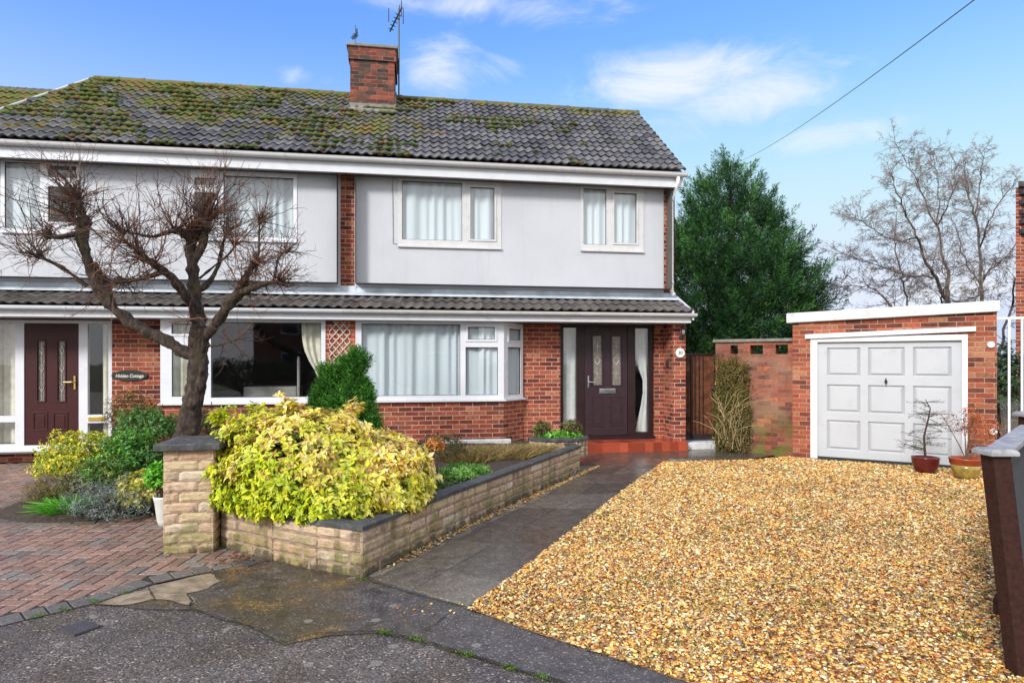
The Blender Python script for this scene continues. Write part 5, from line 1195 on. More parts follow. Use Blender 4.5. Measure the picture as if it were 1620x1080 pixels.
# ------------------------------------------------------------------ plants
def norm(a): return a / (np.linalg.norm(a, axis=-1, keepdims=True) + 1e-9)
def leaves(name, P, Dv, Nv, L, Wd, cols, m='leaf', parent=None, cup=.25, droop=.0):
    """P base, Dv axis, Nv leaf normal; each leaf is a cupped four-facet blade"""
    n = len(P); Dv = norm(Dv); S = norm(np.cross(Dv, Nv)); Nn = np.cross(S, Dv); L = np.broadcast_to(L, n)[:, None]; Wd = np.broadcast_to(Wd, n)[:, None]
    b = P; tip = P + Dv * L - Nn * L * droop; mid = P + Dv * L * .55 - Nn * Wd * cup * .5; l = P + Dv * L * .55 + S * Wd * .5 + Nn * Wd * cup * .5; r = P + Dv * L * .55 - S * Wd * .5 + Nn * Wd * cup * .5
    V = np.stack([b, l, tip, r, mid], 1).reshape(-1, 3); o = (np.arange(n) * 5)[:, None, None]
    Fc = np.array([[0, 1, 4], [1, 2, 4], [2, 3, 4], [3, 0, 4]])[None] + o
    return npmesh(name, V, Fc.reshape(-1, 3), np.repeat(cols, 4, axis=0), m, parent)
def sph(n, up=-.2):
    v = rng.normal(0, 1, (n * 3, 3)); v = norm(v); v = v[v[:, 2] > up][:n]; return v
def nz3(P, s, seed=0.0): return np.array([noise.noise((p[0] * s, p[1] * s, p[2] * s + seed)) for p in P])
def pick(cols, n, pr=None):
    c = np.array(cols)[rng.choice(len(cols), n, p=pr)]; return np.clip(c * rng.uniform(.75, 1.25, (n, 1)), 0, 1)
def stems(parent, c, tips, r=.006, m='stem_brown', name='stems', n=40):
    mb = MB(); idx = rng.choice(len(tips), min(n, len(tips)), replace=False)
    for i in idx:
        t = Vector(tips[i]); b = Vector(c) + Vector((random.uniform(-.06, .06), random.uniform(-.06, .06), 0)); md = b.lerp(t, .5) + Vector((0, 0, .08 * (t - b).length)); mb.tube([b, md, t], [r, r * .7, r * .3], 4, cap=False)
    mb.build(name, m, parent)
def bush(name, label, cat, c, rad, nsh, per, L, Wd, cols, pr=None, m='leaf', up=-.25, spread=.9, lump=.22, shell=(.55, 1.0), mindist=None, seed=0, upward=.35, stem=True, colfn=None, group=None, ground=None, tall=False):
    """leafy shrub: shoots fill a lumpy ellipsoid, each shoot tip carries a whorl of leaves"""
    gz = c[2] if ground is None else ground
    o = thing(name, label, cat, (c[0], c[1], gz), group)
    d = sph(nsh, up); lum = 1 + lump * np.array([noise.noise(tuple(v * 2.1 + seed)) for v in d]) * 1.6; r = rng.uniform(shell[0] ** 2, shell[1] ** 2, len(d)) ** .5
    off = d * (r * lum)[:, None] * np.array(rad); T = np.array(c) + off; T[:, 2] = np.maximum(T[:, 2], gz + .015)
    ax = norm(off / np.array(rad) + np.array([0, 0, upward]) + rng.normal(0, .25, off.shape))
    n = len(d) * per; P = np.repeat(T, per, 0); A = np.repeat(ax, per, 0); rnd = norm(rng.normal(0, 1, (n, 3))); side = norm(np.cross(A, rnd)); Dv = norm(A * rng.uniform(.15, .8, (n, 1)) + side * spread)
    P = P - A * rng.uniform(0, L * .9, (n, 1)); Nv = A + rng.normal(0, .25, (n, 3)); LL = L * rng.uniform(.65, 1.2, n)
    col = pick(cols, n, pr) if colfn is None else colfn(P, np.repeat(r, per), n)
    leaves('foliage', P, Dv, Nv, LL, LL * Wd, col, m, o, droop=.12)
    if stem: stems(o, (c[0], c[1], gz), T, r=max(.004, .012 * max(rad)), n=min(60, max(14, nsh // 12)))
    return o

# golden shrub filling the front of the planter
YC = [(.88, .72, .18), (.90, .80, .36), (.80, .66, .06), (.70, .66, .03), (.74, .48, .18)]
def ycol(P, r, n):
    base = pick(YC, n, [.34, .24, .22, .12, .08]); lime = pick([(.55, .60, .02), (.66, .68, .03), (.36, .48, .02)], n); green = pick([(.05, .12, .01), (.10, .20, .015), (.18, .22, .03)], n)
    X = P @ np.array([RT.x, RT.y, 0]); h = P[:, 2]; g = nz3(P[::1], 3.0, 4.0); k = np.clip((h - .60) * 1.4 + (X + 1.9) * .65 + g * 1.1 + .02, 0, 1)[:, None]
    c = base * k + lime * (1 - k); inn = (r < .9)[:, None] * .85; c = c * (1 - inn) + green * inn  # green inner leaves, darkened to paint shaded depth between the rosettes
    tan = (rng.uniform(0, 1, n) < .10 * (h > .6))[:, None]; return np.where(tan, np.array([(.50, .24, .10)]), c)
cc = CA(-1.75, 5.72, .62)
ch = thing('golden_shrub', 'big mounded shrub with yellow and lime leaves spilling over the stone planter', 'shrub', (cc.x, cc.y, .28))
Dd = []; Tt = []; Rr_ = []
for (x, z_, h, rx, ry, rz, n) in ((-1.84, 5.72, .61, .84, .74, .53, 3200), (-1.26, 5.72, .50, .58, .64, .42, 1900), (-2.3, 5.85, .66, .50, .55, .50, 700), (-1.15, 5.42, .46, .42, .34, .30, 520), (-1.7, 5.30, .48, .62, .36, .28, 700), (-2.25, 5.5, .52, .36, .30, .32, 360), (-1.45, 5.12, .42, .46, .28, .20, 420)):
    c = CA(x, z_, h); d = sph(n, -.45); lum = 1 + .22 * np.array([noise.noise(tuple(v * 3.1 + x)) for v in d]); r = np.where(rng.uniform(0, 1, len(d)) < .58, rng.uniform(.94, 1.04, len(d)), rng.uniform(.66, .88, len(d)))
    dl = np.array([RT * (v[0] * rx) + FW * (v[1] * ry) + Vector((0, 0, v[2] * rz)) for v in d]); T = np.array(c) + dl * (r * lum)[:, None]; Tt.append(T); Dd.append(norm(dl)); Rr_.append(r)
T = np.concatenate(Tt); A0 = np.concatenate(Dd); r0 = np.concatenate(Rr_); k = T[:, 2] > .30; k |= (T @ np.array([FW.x, FW.y, 0]) < 5.0) & (T[:, 2] > .18); T, A0, r0 = T[k], A0[k], r0[k]
for (px, py, z_) in ((455, 636, 5.7), (560, 648, 5.9), (345, 655, 5.7)):
    q = np.array(D(px, py, z_)); n = 26; T = np.concatenate([T, q + rng.normal(0, .032, (n, 3))]); A0 = np.concatenate([A0, norm(rng.normal(0, .5, (n, 3)) + np.array([0, 0, 1]))]); r0 = np.concatenate([r0, np.ones(n)])
per = 8; n = len(T) * per; ax = norm(A0 + np.array([0, -.1, .45]) + rng.normal(0, .22, A0.shape)); P = np.repeat(T, per, 0); A = np.repeat(ax, per, 0); side = norm(np.cross(A, norm(rng.normal(0, 1, (n, 3)))))
Dv = norm(A * rng.uniform(.15, .55, (n, 1)) + side); P = P - A * rng.choice([0, .006, .02, .045], n)[:, None]; LL = np.repeat(rng.uniform(.040, .082, len(T)), per) * rng.uniform(.75, 1.15, n)
leaves('foliage', P, Dv, A + rng.normal(0, .15, (n, 3)), LL, LL * .47, ycol(P, np.repeat(r0, per), n), 'leaf', ch, droop=.18); stems(ch, (cc.x, cc.y, .28), T, r=.012, n=70)

# upright dark evergreen against the bay
def upright(label, c, lobes, n, cols, L=.05):
    o = thing('evergreen_shrub', label, 'shrub', (c[0], c[1], c[2])); Pp = []; Aa = []
    for (dx_, dy_, rx, h) in lobes:
        t = rng.uniform(0, 1, n); a = rng.uniform(0, 2 * np.pi, n); prof = np.sqrt(np.clip(1 - (t * 1.02 - .25) ** 2 / .62, .02, 1)) * np.where(t < .15, .85, 1); rr = rx * prof * rng.uniform(.72, 1.0, n) * (1 + .18 * np.sin(a * 5 + t * 9))
        Pp.append(np.stack([c[0] + dx_ + rr * np.cos(a), c[1] + dy_ + rr * np.sin(a), c[2] + t * h], 1)); Aa.append(np.stack([np.cos(a) * .55, np.sin(a) * .55, .9 + 0 * a], 1))
    P0 = np.concatenate(Pp); A0 = norm(np.concatenate(Aa) + rng.normal(0, .2, (len(P0), 3))); per = 7; m_ = len(P0) * per; P = np.repeat(P0, per, 0); A = np.repeat(A0, per, 0); Dv = norm(A + .9 * norm(rng.normal(0, 1, (m_, 3)))); P += A * rng.uniform(-.04, .09, (m_, 1)) + rng.normal(0, .014, P.shape); P += (norm(A * np.array([1, 1, 0])) * (np.array([noise.noise((p[0] * 9, p[1] * 9, p[2] * 3.5)) for p in P0]).repeat(per) * .13)[:, None])
    LL = L * rng.uniform(.6, 1.2, m_); leaves('foliage', P, Dv, rng.normal(0, 1, (m_, 3)), LL, LL * .22, pick(cols, m_), 'needle', o); stems(o, c, P0, .012, n=24)
    mb = MB(); mb.tube([Vector(c), Vector(c) + Vector((0, 0, .9))], [.035, .015], 7); mb.build('stem', 'stem_brown', o)
c = CA(-2.15, 8.0, .22)
upright('upright dark green conifer in front of the bay, behind the yellow shrub', c, [(-.17, 0, .17, 1.26), (.05, .03, .15, 1.36), (-.27, .05, .12, 1.0), (.27, -.02, .13, 1.08), (.17, 0, .14, 1.48), (0, -.10, .22, 1.0)], 2200, [(.05, .19, .025), (.09, .30, .04), (.025, .11, .015), (.16, .40, .06)], L=.06)

# neighbour's round bed and the bushes by the wall
BC = bedc
mb = MB(); pr = []; 
for i in range(12): t = i / 11; pr.append((1.02 * (1 - t) + .001, .16 * (1 - (1 - t) ** 2.2)))
for r_, z_ in pr:
    for j in range(40): a = 2 * math.pi * j / 40; x, y = BC.x + r_ * math.cos(a), BC.y + .15 + r_ * .84 * math.sin(a); mb.v.append((x, y, z_ + .012 * noise.noise((x * 8, y * 8, 0)) - .004))
for i in range(len(pr) - 1):
    for j in range(40): j2 = (j + 1) % 40; mb.face((i * 40 + j, i * 40 + j2, (i + 1) * 40 + j2, (i + 1) * 40 + j))
tag(mb.build('flower_bed', 'soil', smooth=True), kind='structure')
def at(px, z_, h): return tuple(CA((px - CX) / F * z_, z_, h))
bush('variegated_shrub', 'low shrub with yellow and green leaves in the round bed', 'shrub', at(122, 7.45, .36), (.46, .38, .42), 1300, 6, .036, .5, [(.82, .66, .06), (.76, .72, .12), (.16, .38, .03), (.50, .55, .05)], [.38, .17, .25, .2], ground=.12, seed=1)
bush('green_shrub', 'bright green leafy bush just right of the variegated one', 'shrub', at(205, 7.6, .38), (.42, .36, .40), 950, 6, .048, .46, [(.08, .30, .04), (.15, .42, .07), (.24, .44, .06), (.04, .14, .02)], None, ground=.12, seed=2)
bush('heather', 'olive heather with pinkish tips at the left end of the round bed', 'shrub', at(84, 6.9, .14), (.30, .30, .24), 900, 6, .026, .22, [(.13, .13, .02), (.20, .17, .035), (.09, .10, .02), (.28, .12, .08)], [.4, .3, .2, .1], m='leaf_matt', ground=.05, seed=3)
bush('heather', 'pale pink flowering heather in the middle of the round bed', 'shrub', at(138, 6.95, .20), (.30, .24, .22), 700, 6, .024, .26, [(.40, .30, .32), (.12, .20, .05), (.10, .12, .03), (.5, .42, .42)], [.2, .35, .3, .15], m='leaf_matt', ground=.08, seed=4)
bush('green_shrub', 'rounded mid green mound in the centre of the round bed', 'shrub', at(165, 7.1, .28), (.32, .26, .28), 700, 6, .038, .4, [(.10, .26, .04), (.18, .36, .05), (.05, .14, .02), (.45, .42, .12)], [.35, .3, .25, .1], ground=.12, seed=51)
bush('lavender_bush', 'silvery grey lavender bush at the front of the round bed', 'shrub', at(185, 6.45, .12), (.44, .34, .30), 1300, 6, .042, .14, [(.20, .24, .23), (.36, .39, .40), (.08, .11, .10), (.10, .15, .06)], None, m='leaf_matt', ground=.05, seed=5, upward=1.4)
bush('golden_plant', 'small plant with pale yellow leaves beside the stone pillar', 'plant', at(222, 6.55, .22), (.30, .22, .26), 330, 6, .062, .48, [(.72, .62, .12), (.80, .72, .25), (.35, .42, .05)], None, ground=.08, seed=6)
bush('dark_shrub', 'dark glossy green shrub behind the yellow plant by the pillar', 'shrub', at(236, 7.6, .30), (.28, .26, .36), 420, 6, .045, .4, [(.03, .10, .018), (.05, .16, .03), (.10, .22, .03)], None, ground=.12, seed=7)
bush('bushy_shrub', 'dense green bush below the sign, left of the bare tree trunk', 'shrub', at(234, 9.3, .48), (.50, .40, .46), 1000, 6, .055, .32, [(.06, .19, .04), (.11, .30, .06), (.03, .10, .02), (.19, .36, .09)], None, ground=.2, seed=8)
bush('berry_shrub', 'brownish shrub with yellow specks beneath the oval sign', 'shrub', at(208, 9.75, .72), (.42, .32, .44), 700, 5, .034, .4, [(.10, .06, .02), (.15, .10, .025), (.05, .07, .02), (.65, .52, .05)], [.4, .3, .22, .08], ground=.15, seed=9)
bush('dark_shrub', 'dark bush just right of the bare tree trunk', 'shrub', at(335, 8.9, .42), (.36, .3, .55), 600, 6, .045, .36, [(.03, .08, .02), (.06, .12, .03), (.12, .08, .03)], None, ground=.2, seed=10)
bush('red_leaved_plant', 'reddish brown low plant behind the stone pillar cap', 'plant', at(240, 8.4, .34), (.34, .24, .26), 380, 6, .04, .45, [(.18, .045, .025), (.26, .07, .03), (.10, .05, .02)], None, ground=.15, seed=11)
def tuft(name, label, cat, c, rad, n, h, w, cols, pr=None, lean=.5, m='leaf_matt', ground=None):
    """grassy clump of narrow curved blades"""
    o = thing(name, label, cat, c); a = rng.uniform(0, 2 * np.pi, n); r = np.sqrt(rng.uniform(0, 1, n)); B = np.array(c) + np.stack([np.cos(a) * r * rad[0], np.sin(a) * r * rad[1], 0 * a], 1)
    d = np.stack([np.cos(a) * r * lean, np.sin(a) * r * lean, np.ones(n)], 1) + rng.normal(0, .22, (n, 3)); d = norm(d); H = h * rng.uniform(.55, 1.1, n)[:, None]; s = norm(np.cross(d, rng.normal(0, 1, (n, 3)))) * w
    out = norm(np.stack([d[:, 0], d[:, 1], 0 * a], 1)); m1 = B + d * H * .5; tp = B + d * H * .9 + out * H * .35 * lean - np.array([0, 0, 1]) * H * .12 * lean
    V = np.stack([B - s, B + s, m1 + s * .8, tp, m1 - s * .8], 1).reshape(-1, 3); q = (np.arange(n) * 5)[:, None, None]; Fc = np.array([[0, 1, 2], [0, 2, 4], [4, 2, 3]])[None] + q
    npmesh('blades', V, Fc.reshape(-1, 3), np.repeat(pick(cols, n, pr), 3, 0), m, o); return o
tuft('grass_clump', 'bright green grassy clump arching at the front of the round bed', 'plant', at(108, 6.55, .03), (.20, .15), 420, .26, .006, [(.10, .42, .02), (.18, .55, .04), (.06, .28, .02)], lean=1.3)
# plants behind the coping near the bay
TAN = [(.30, .22, .08), (.40, .30, .12), (.20, .16, .05), (.13, .15, .04), (.22, .10, .05)]
for k, (px, z_, rx, ry, h, n) in enumerate(((745, 8.7, .42, .5, .26, 1500), (800, 8.95, .42, .5, .24, 1500), (850, 9.15, .32, .4, .22, 1200))):
    tuft('dried_heather', ['straw coloured tufts nearest the yellow shrub, behind the dark coping', 'straw coloured tufts midway along the back of the planter', 'straw coloured tufts nearest the rounded stone tub'][k], 'plant', at(px, z_, .22), (rx, ry), n, h, .005, TAN, lean=.8)
bush('dark_shrub', 'dark purplish low shrub against the bay brickwork, right of the yellow shrub', 'shrub', at(700, 8.6, .38), (.34, .3, .24), 480, 6, .032, .35, [(.07, .06, .03), (.10, .11, .03), (.12, .05, .04), (.06, .10, .02)], None, m='leaf_matt', ground=.22, seed=12)
bush('orange_leaved_plant', 'small orange leaved sprig at the right edge of the yellow shrub', 'plant', at(688, 6.7, .68), (.10, .10, .12), 60, 6, .045, .42, [(.62, .22, .05), (.55, .30, .08)], None, ground=.28, seed=13)
bush('green_perennial', 'pale green feathery plant just behind the dark coping', 'plant', at(735, 7.0, .34), (.34, .26, .13), 420, 7, .052, .22, [(.16, .36, .07), (.24, .46, .10), (.10, .24, .04)], None, m='leaf_matt', ground=.27, seed=14)
bush('green_perennial', 'darker low greenery between the yellow shrub and the coping', 'plant', at(680, 6.3, .32), (.30, .26, .13), 300, 6, .045, .25, [(.07, .17, .03), (.12, .24, .04), (.14, .12, .04)], None, m='leaf_matt', ground=.27, seed=15)
bush('low_plant', 'bright green leafy plant filling the front of the stone tub', 'plant', tuple(Vector((TC.x, TC.y - .02, .42))), (.40, .22, .10), 260, 6, .05, .45, [(.10, .38, .03), (.20, .52, .06), (.06, .22, .02)], None, ground=.4, seed=16)
for k, dx_ in enumerate((-.26, .22)): bush('rosette_shrub', ['olive purple tinged plant at the left of the stone tub', 'taller olive plant at the right of the stone tub'][k], 'plant', tuple(Vector((TC.x + dx_, TC.y + .05, .52))), (.17, .15, .15 + .03 * k), 190, 6, .05, .32, [(.10, .12, .03), (.16, .18, .04), (.14, .06, .05), (.22, .22, .06)], None, ground=.4, seed=17 + k)
# pot behind the pillar
pc = Vector(at(263, 6.1, 0)); PT = thing('plant_pot', 'white glazed pot standing behind the left edge of the stone pillar', 'pot', tuple(pc)); mb = MB(); mb.lathe(pc, [(.06, 0), (.08, .06), (.10, .22), (.112, .28), (.116, .30), (.105, .30), (.10, .27)], 24); mb.build('pot', 'pot_white', PT, smooth=True)
bush('potted_plant', 'bright green bushy plant in the white pot by the pillar', 'plant', (pc.x - .03, pc.y, .45), (.17, .16, .18), 300, 6, .045, .5, [(.14, .48, .03), (.22, .58, .05), (.08, .30, .02)], None, ground=.27, seed=19)
# geraniums behind the glass of the left sidelight
gx = W(8, 668, YD + .35); bush('geranium', 'red geranium standing inside the far left sidelight', 'plant', (gx.x, gx.y, gx.z), (.17, .12, .16), 60, 6, .05, .6, [(.42, .06, .04), (.50, .12, .08)], None, ground=gx.z - .3, seed=20)

# climbing tangle on the garden wall
CL = thing('climber', 'straggly brown and green climber on the old brick wall beside the gate', 'climber', tuple(GW0 + gwu * .35)); tg = [MB(), MB()]; rr = random.Random(12); lv = []
for i in range(520):
    s = min(.58, max(.05, rr.gauss(.28, .15))); z = rr.uniform(.0, .5) if i % 2 else rr.uniform(.3, 1.3); p = GW0 + gwu * s - gwn * rr.uniform(.02, .16) + Vector((0, 0, z)); pts = [p]; dv = Vector((rr.gauss(0, .3), 0, 1.0 if rr.random() < .8 else -1))
    for k in range(6):
        dv += Vector((rr.gauss(0, .25), 0, rr.gauss(0, .2))); dv.normalize(); q = pts[-1] + gwu * dv.x * .09 + Vector((0, 0, dv.z * .09)) - gwn * rr.gauss(0, .02)
        if q.z > 1.66 or q.z < 0 or not (.03 < (q - GW0).dot(gwu) < .62): break
        dd = (q - GW0).dot(gwn); 
        if dd > -.012: q = q - gwn * (dd + .015)
        if dd < -.22: q = q - gwn * (dd + .2)
        pts.append(q); lv.append(q)
    if len(pts) > 2: m_ = tg[i % 2]; k = rr.uniform(.7, 1.3); m_.col = ((.13 * k, .085 * k, .04 * k) if i % 5 else (.34 * k, .25 * k, .13 * k)) if i % 2 else (.13 * k, .09 * k, .03 * k); m_.tube(pts, [rr.uniform(.004, .009)] * len(pts), 4, cap=False)
ls = MB()
for i in range(34):
    s = rr.uniform(.10, .50); z = rr.uniform(.05, .7); p = GW0 + gwu * s - gwn * rr.uniform(.16, .24) + Vector((0, 0, z)); dx_ = rr.gauss(0, .5); pts = [p]
    for k in range(7): dx_ += rr.gauss(0, .25); pts.append(pts[-1] + gwu * dx_ * .07 + Vector((0, 0, .11 * (1 - k * .14))) - gwn * rr.gauss(.0, .012))
    k = rr.uniform(.7, 1.2); ls.col = (.42 * k, .31 * k, .16 * k); ls.tube(pts, [.0065 - .0006 * j for j in range(8)], 4, cap=False)
ls.build('stems', 'twig', CL)
for m_ in tg[:1]: m_.v and m_.build('stems', 'twig', CL)
tg[1].build('stems', 'twig', CL); lv = np.array([tuple(q) for q in lv]); idx = rng.integers(0, len(lv), 11000); P = lv[idx] + rng.normal(0, .045, (11000, 3)); dd = (P - np.array(GW0)) @ np.array(gwn); P -= np.outer(np.maximum(dd + .012, 0), np.array(gwn)); P[:, 2] = np.clip(P[:, 2], .02, 1.72)
leaves('foliage', P, norm(rng.normal(0, 1, P.shape) + np.array([0, 0, .4])), rng.normal(0, 1, P.shape) - np.array(gwn) * 1.5, rng.uniform(.022, .045, len(P)), .018, pick([(.07, .10, .015), (.16, .15, .03), (.08, .09, .02), (.20, .15, .06), (.55, .48, .05)], len(P), [.35, .25, .2, .18, .02]), 'leaf_matt', CL)

# potted trees by the garage
def pot(label, c, prof, m, rim=None, rm=None):
    o = thing('plant_pot', label, 'pot', tuple(c)); mb = MB(); mb.lathe(c, prof, 32); mb.build('pot', m, o, smooth=True)
    if rim: mb = MB(); mb.lathe(c, rim, 32); mb.build('rim', rm, o, smooth=True)
    mb = MB(); r0, z0 = prof[-1]; mb.lathe(c, [(r0 + .004, z0 - .02), (r0 * .6, z0 + .0), (.001, z0 + .01)], 20); mb.build('compost', 'soil', o); return o
c1 = CA((1464 - CX) / F * 9.0, 9.0, 0); c2 = CA((1528 - CX) / F * 8.55, 8.55, 0)
pot('dark red glazed pot holding the small bare conifer by the garage door', c1, [(.11, 0), (.14, .05), (.165, .14), (.175, .22), (.178, .23), (.162, .23), (.155, .20)], 'pot_red')
pot('ochre glazed pot with terracotta rim at the right end of the garage door', c2, [(.11, 0), (.14, .05), (.165, .13), (.178, .20), (.165, .20), (.16, .23)], 'pot_glaze', [(.176, .195), (.188, .21), (.192, .262), (.200, .268), (.200, .285), (.176, .285), (.165, .24)], 'pot_rim')
def twiggy(parent, base, pts, r0, nb, blen, cols, need, needc, seed, leafL=.02, droopy=0, up=.1):
    r = random.Random(seed); mb = MB(); k = len(pts); mb.col = cols[0]; mb.tube(pts, [r0 * (1 - .7 * i / (k - 1)) for i in range(k)], 7); tips = []
    tw = MB(); tw.col = cols[1]
    for i in range(nb):
        t = r.uniform(.08, .98); f = t * (k - 1); j = min(int(f), k - 2); p = Vector(pts[j]).lerp(Vector(pts[j + 1]), f - j); a = r.uniform(0, 2 * math.pi); L = blen * (1 - .55 * t) * r.uniform(.6, 1.1); d = Vector((math.cos(a), math.sin(a), up + r.gauss(0, .12))); P_ = [p]
        for s in range(6): d += Vector((r.gauss(0, .12), r.gauss(0, .12), r.gauss(0, .08) - droopy)); d.normalize(); P_.append(P_[-1] + d * L / 6)
        tw.tube(P_, [.0045 * (1 - .12 * s) for s in range(7)], 4, cap=False)
        for s in range(1, 7):
            tips.append(P_[s])
            if r.random() < .8: d2 = (d + Vector((r.gauss(0, .6), r.gauss(0, .6), r.gauss(0, .3)))).normalized(); q = P_[s] + d2 * L * .22; tw.tube([P_[s], q], [.003, .0015], 3, cap=False); tips += [P_[s].lerp(q, .5), q]
    mb.build('stem', 'twig', parent); tw.build('branches', 'twig', parent); T = np.array([tuple(t) for t in tips]); ii = rng.integers(0, len(T), need); P = T[ii] + rng.normal(0, .008, (need, 3))
    return P
o = thing('potted_conifer', 'sparse almost bare little conifer growing in the dark red pot', 'plant', (c1.x, c1.y, .22)); b = c1 + Vector((0, 0, .2))
P = twiggy(o, b, [b, b + RT * -.01 + Vector((0, 0, .15)), b + RT * -.02 + Vector((0, 0, .32)), b + RT * .04 + Vector((0, 0, .56)), b + RT * .07 + Vector((0, 0, .72)), b + RT * .0 + Vector((0, 0, .84))], .018, 46, .46, [(.07, .035, .03), (.06, .045, .035)], 1500, None, 5)
leaves('foliage', P, norm(rng.normal(0, 1, P.shape)), rng.normal(0, 1, P.shape), rng.uniform(.012, .022, len(P)), .004, pick([(.07, .09, .03), (.10, .12, .04), (.06, .05, .03)], len(P)), 'leaf_matt', o)
o = thing('potted_shrub', 'orange and red leaved shrub growing in the ochre pot', 'plant', (c2.x, c2.y, .26)); b = c2 + Vector((0, 0, .25)); P = []
rr = random.Random(3)
for i, (dx_, dy_, h) in enumerate(((-.26, .1, .60), (.10, 0, .66), (.30, .1, .55), (-.1, -.1, .62), (.38, -.05, .42), (.2, .12, .62))):
    sp_ = [b + RT * dx_ * t ** 1.1 + FW * dy_ * t + Vector((0, 0, h * t ** .9)) for t in (0, .25, .5, .75, 1)]; mb = MB(); mb.col = (.14, .085, .06); mb.tube(sp_, [.008, .007, .006, .005, .003], 5); mb.build('stem', 'twig', o)
    tw = MB(); tw.col = (.12, .07, .05); q0 = []
    for j in range(16): p = sp_[2].lerp(sp_[4], rr.random()); e = p + Vector((rr.gauss(0, .07), rr.gauss(0, .07), rr.uniform(0, .10))); tw.tube([p, e], [.003, .0015], 3, cap=False); q0.append(e)
    tw.build('branches', 'twig', o); q0 = np.array([tuple(q) for q in q0]); nl = 60 if i in (0, 3) else 260; P.append(q0[rng.integers(0, len(q0), nl)] + rng.normal(0, .028, (nl, 3)))
P = np.concatenate(P); right = ((P - np.array(c2)) @ np.array(RT) > -.02)[:, None]
col = np.where(right, pick([(.55, .11, .03), (.62, .20, .04), (.40, .08, .03), (.38, .16, .05)], len(P)), pick([(.42, .035, .035), (.30, .03, .03), (.12, .10, .04)], len(P)))
leaves('foliage', P, norm(rng.normal(0, 1, P.shape) + np.array([0, 0, .3])), rng.normal(0, .6, P.shape) + np.array([0, 0, 1]), rng.uniform(.02, .036, len(P)), .014, col, 'leaf', o)

# weeds dotted through the gravel and moss in the joints
V_ = []; n = 0; spots = [(1262, 820, .05), (1290, 838, .03), (1023, 921, .09), (1065, 923, .03), (1130, 812, .05), (1150, 838, .05), (1085, 860, .03), (1530, 855, .05), (1545, 875, .05), (1527, 1010, .05), (1545, 900, .04), (1530, 993, .05), (1500, 790, .05), (1310, 755, .10), (1230, 745, .08), (1380, 745, .06), (1190, 930, .03), (970, 965, .03), (1590, 1072, .14), (1440, 740, .04), (1175, 870, .03), (1345, 905, .03), (1108, 745, .04), (1340, 790, .12), (1480, 960, .12), (1230, 880, .10), (1410, 830, .10), (1290, 960, .08)]
for px, py, r_ in spots:
    c = np.array(G(px, py)); m_ = int(min(200, 140 * max(.4, r_ / .05))); V_.append(c + np.stack([rng.normal(0, r_, m_), rng.normal(0, r_ * .7, m_), rng.uniform(.006, .018, m_)], 1))
for px, py in wiggle([(600, 998), (660, 1011), (760, 1041), (878, 1076)], 26, 1.5):
    if noise.noise((px * .045, py * .045, 2)) > .12: c = np.array(G(px, py)); m_ = 30; V_.append(c + np.stack([rng.normal(0, .018, m_), rng.normal(0, .012, m_), 0 * np.arange(m_) + .003], 1))
for px, py in ((575, 915), (568, 908), (150, 950), (100, 964), (60, 974), (197, 938)): c = np.array(G(px, py)); m_ = 70; V_.append(c + np.stack([rng.normal(0, .02, m_), rng.normal(0, .02, m_), 0 * np.arange(m_) + .003], 1))
P = np.concatenate(V_); leaves('weeds', P, norm(rng.normal(0, .6, P.shape) + np.array([0, 0, .7])), rng.normal(0, 1, P.shape), rng.uniform(.006, .014, len(P)), .006, pick([(.08, .20, .02), (.13, .27, .03), (.16, .24, .04), (.06, .13, .02)], len(P)), 'leaf'); tag(bpy.data.objects['weeds'], 'tiny green weeds and moss dotted through the gravel and paving joints', 'weeds', kind='stuff')
# fallen leaves
m_ = 620; pxs = rng.uniform(1180, 1590, m_); pys = 745 + 330 * rng.uniform(0, 1, m_) ** 1.4; P = np.array([tuple(G(a, b, .02)) for a, b in zip(pxs, pys)]); P2 = np.array([tuple(G(a, b, .006)) for a, b in zip(rng.normal(385, 22, 70), rng.normal(880, 9, 70))]); P = np.concatenate([P, P2])
leaves('fallen_leaves', P, norm(rng.normal(0, 1, P.shape) * np.array([1, 1, .15])), rng.normal(0, .25, P.shape) + np.array([0, 0, 1]), rng.uniform(.02, .045, len(P)), .022, pick([(.16, .04, .02), (.22, .08, .03), (.10, .05, .025)], len(P)), 'leaf_matt'); tag(bpy.data.objects['fallen_leaves'], 'small brown fallen leaves scattered on the gravel and by the pillar', 'leaves', kind='stuff')

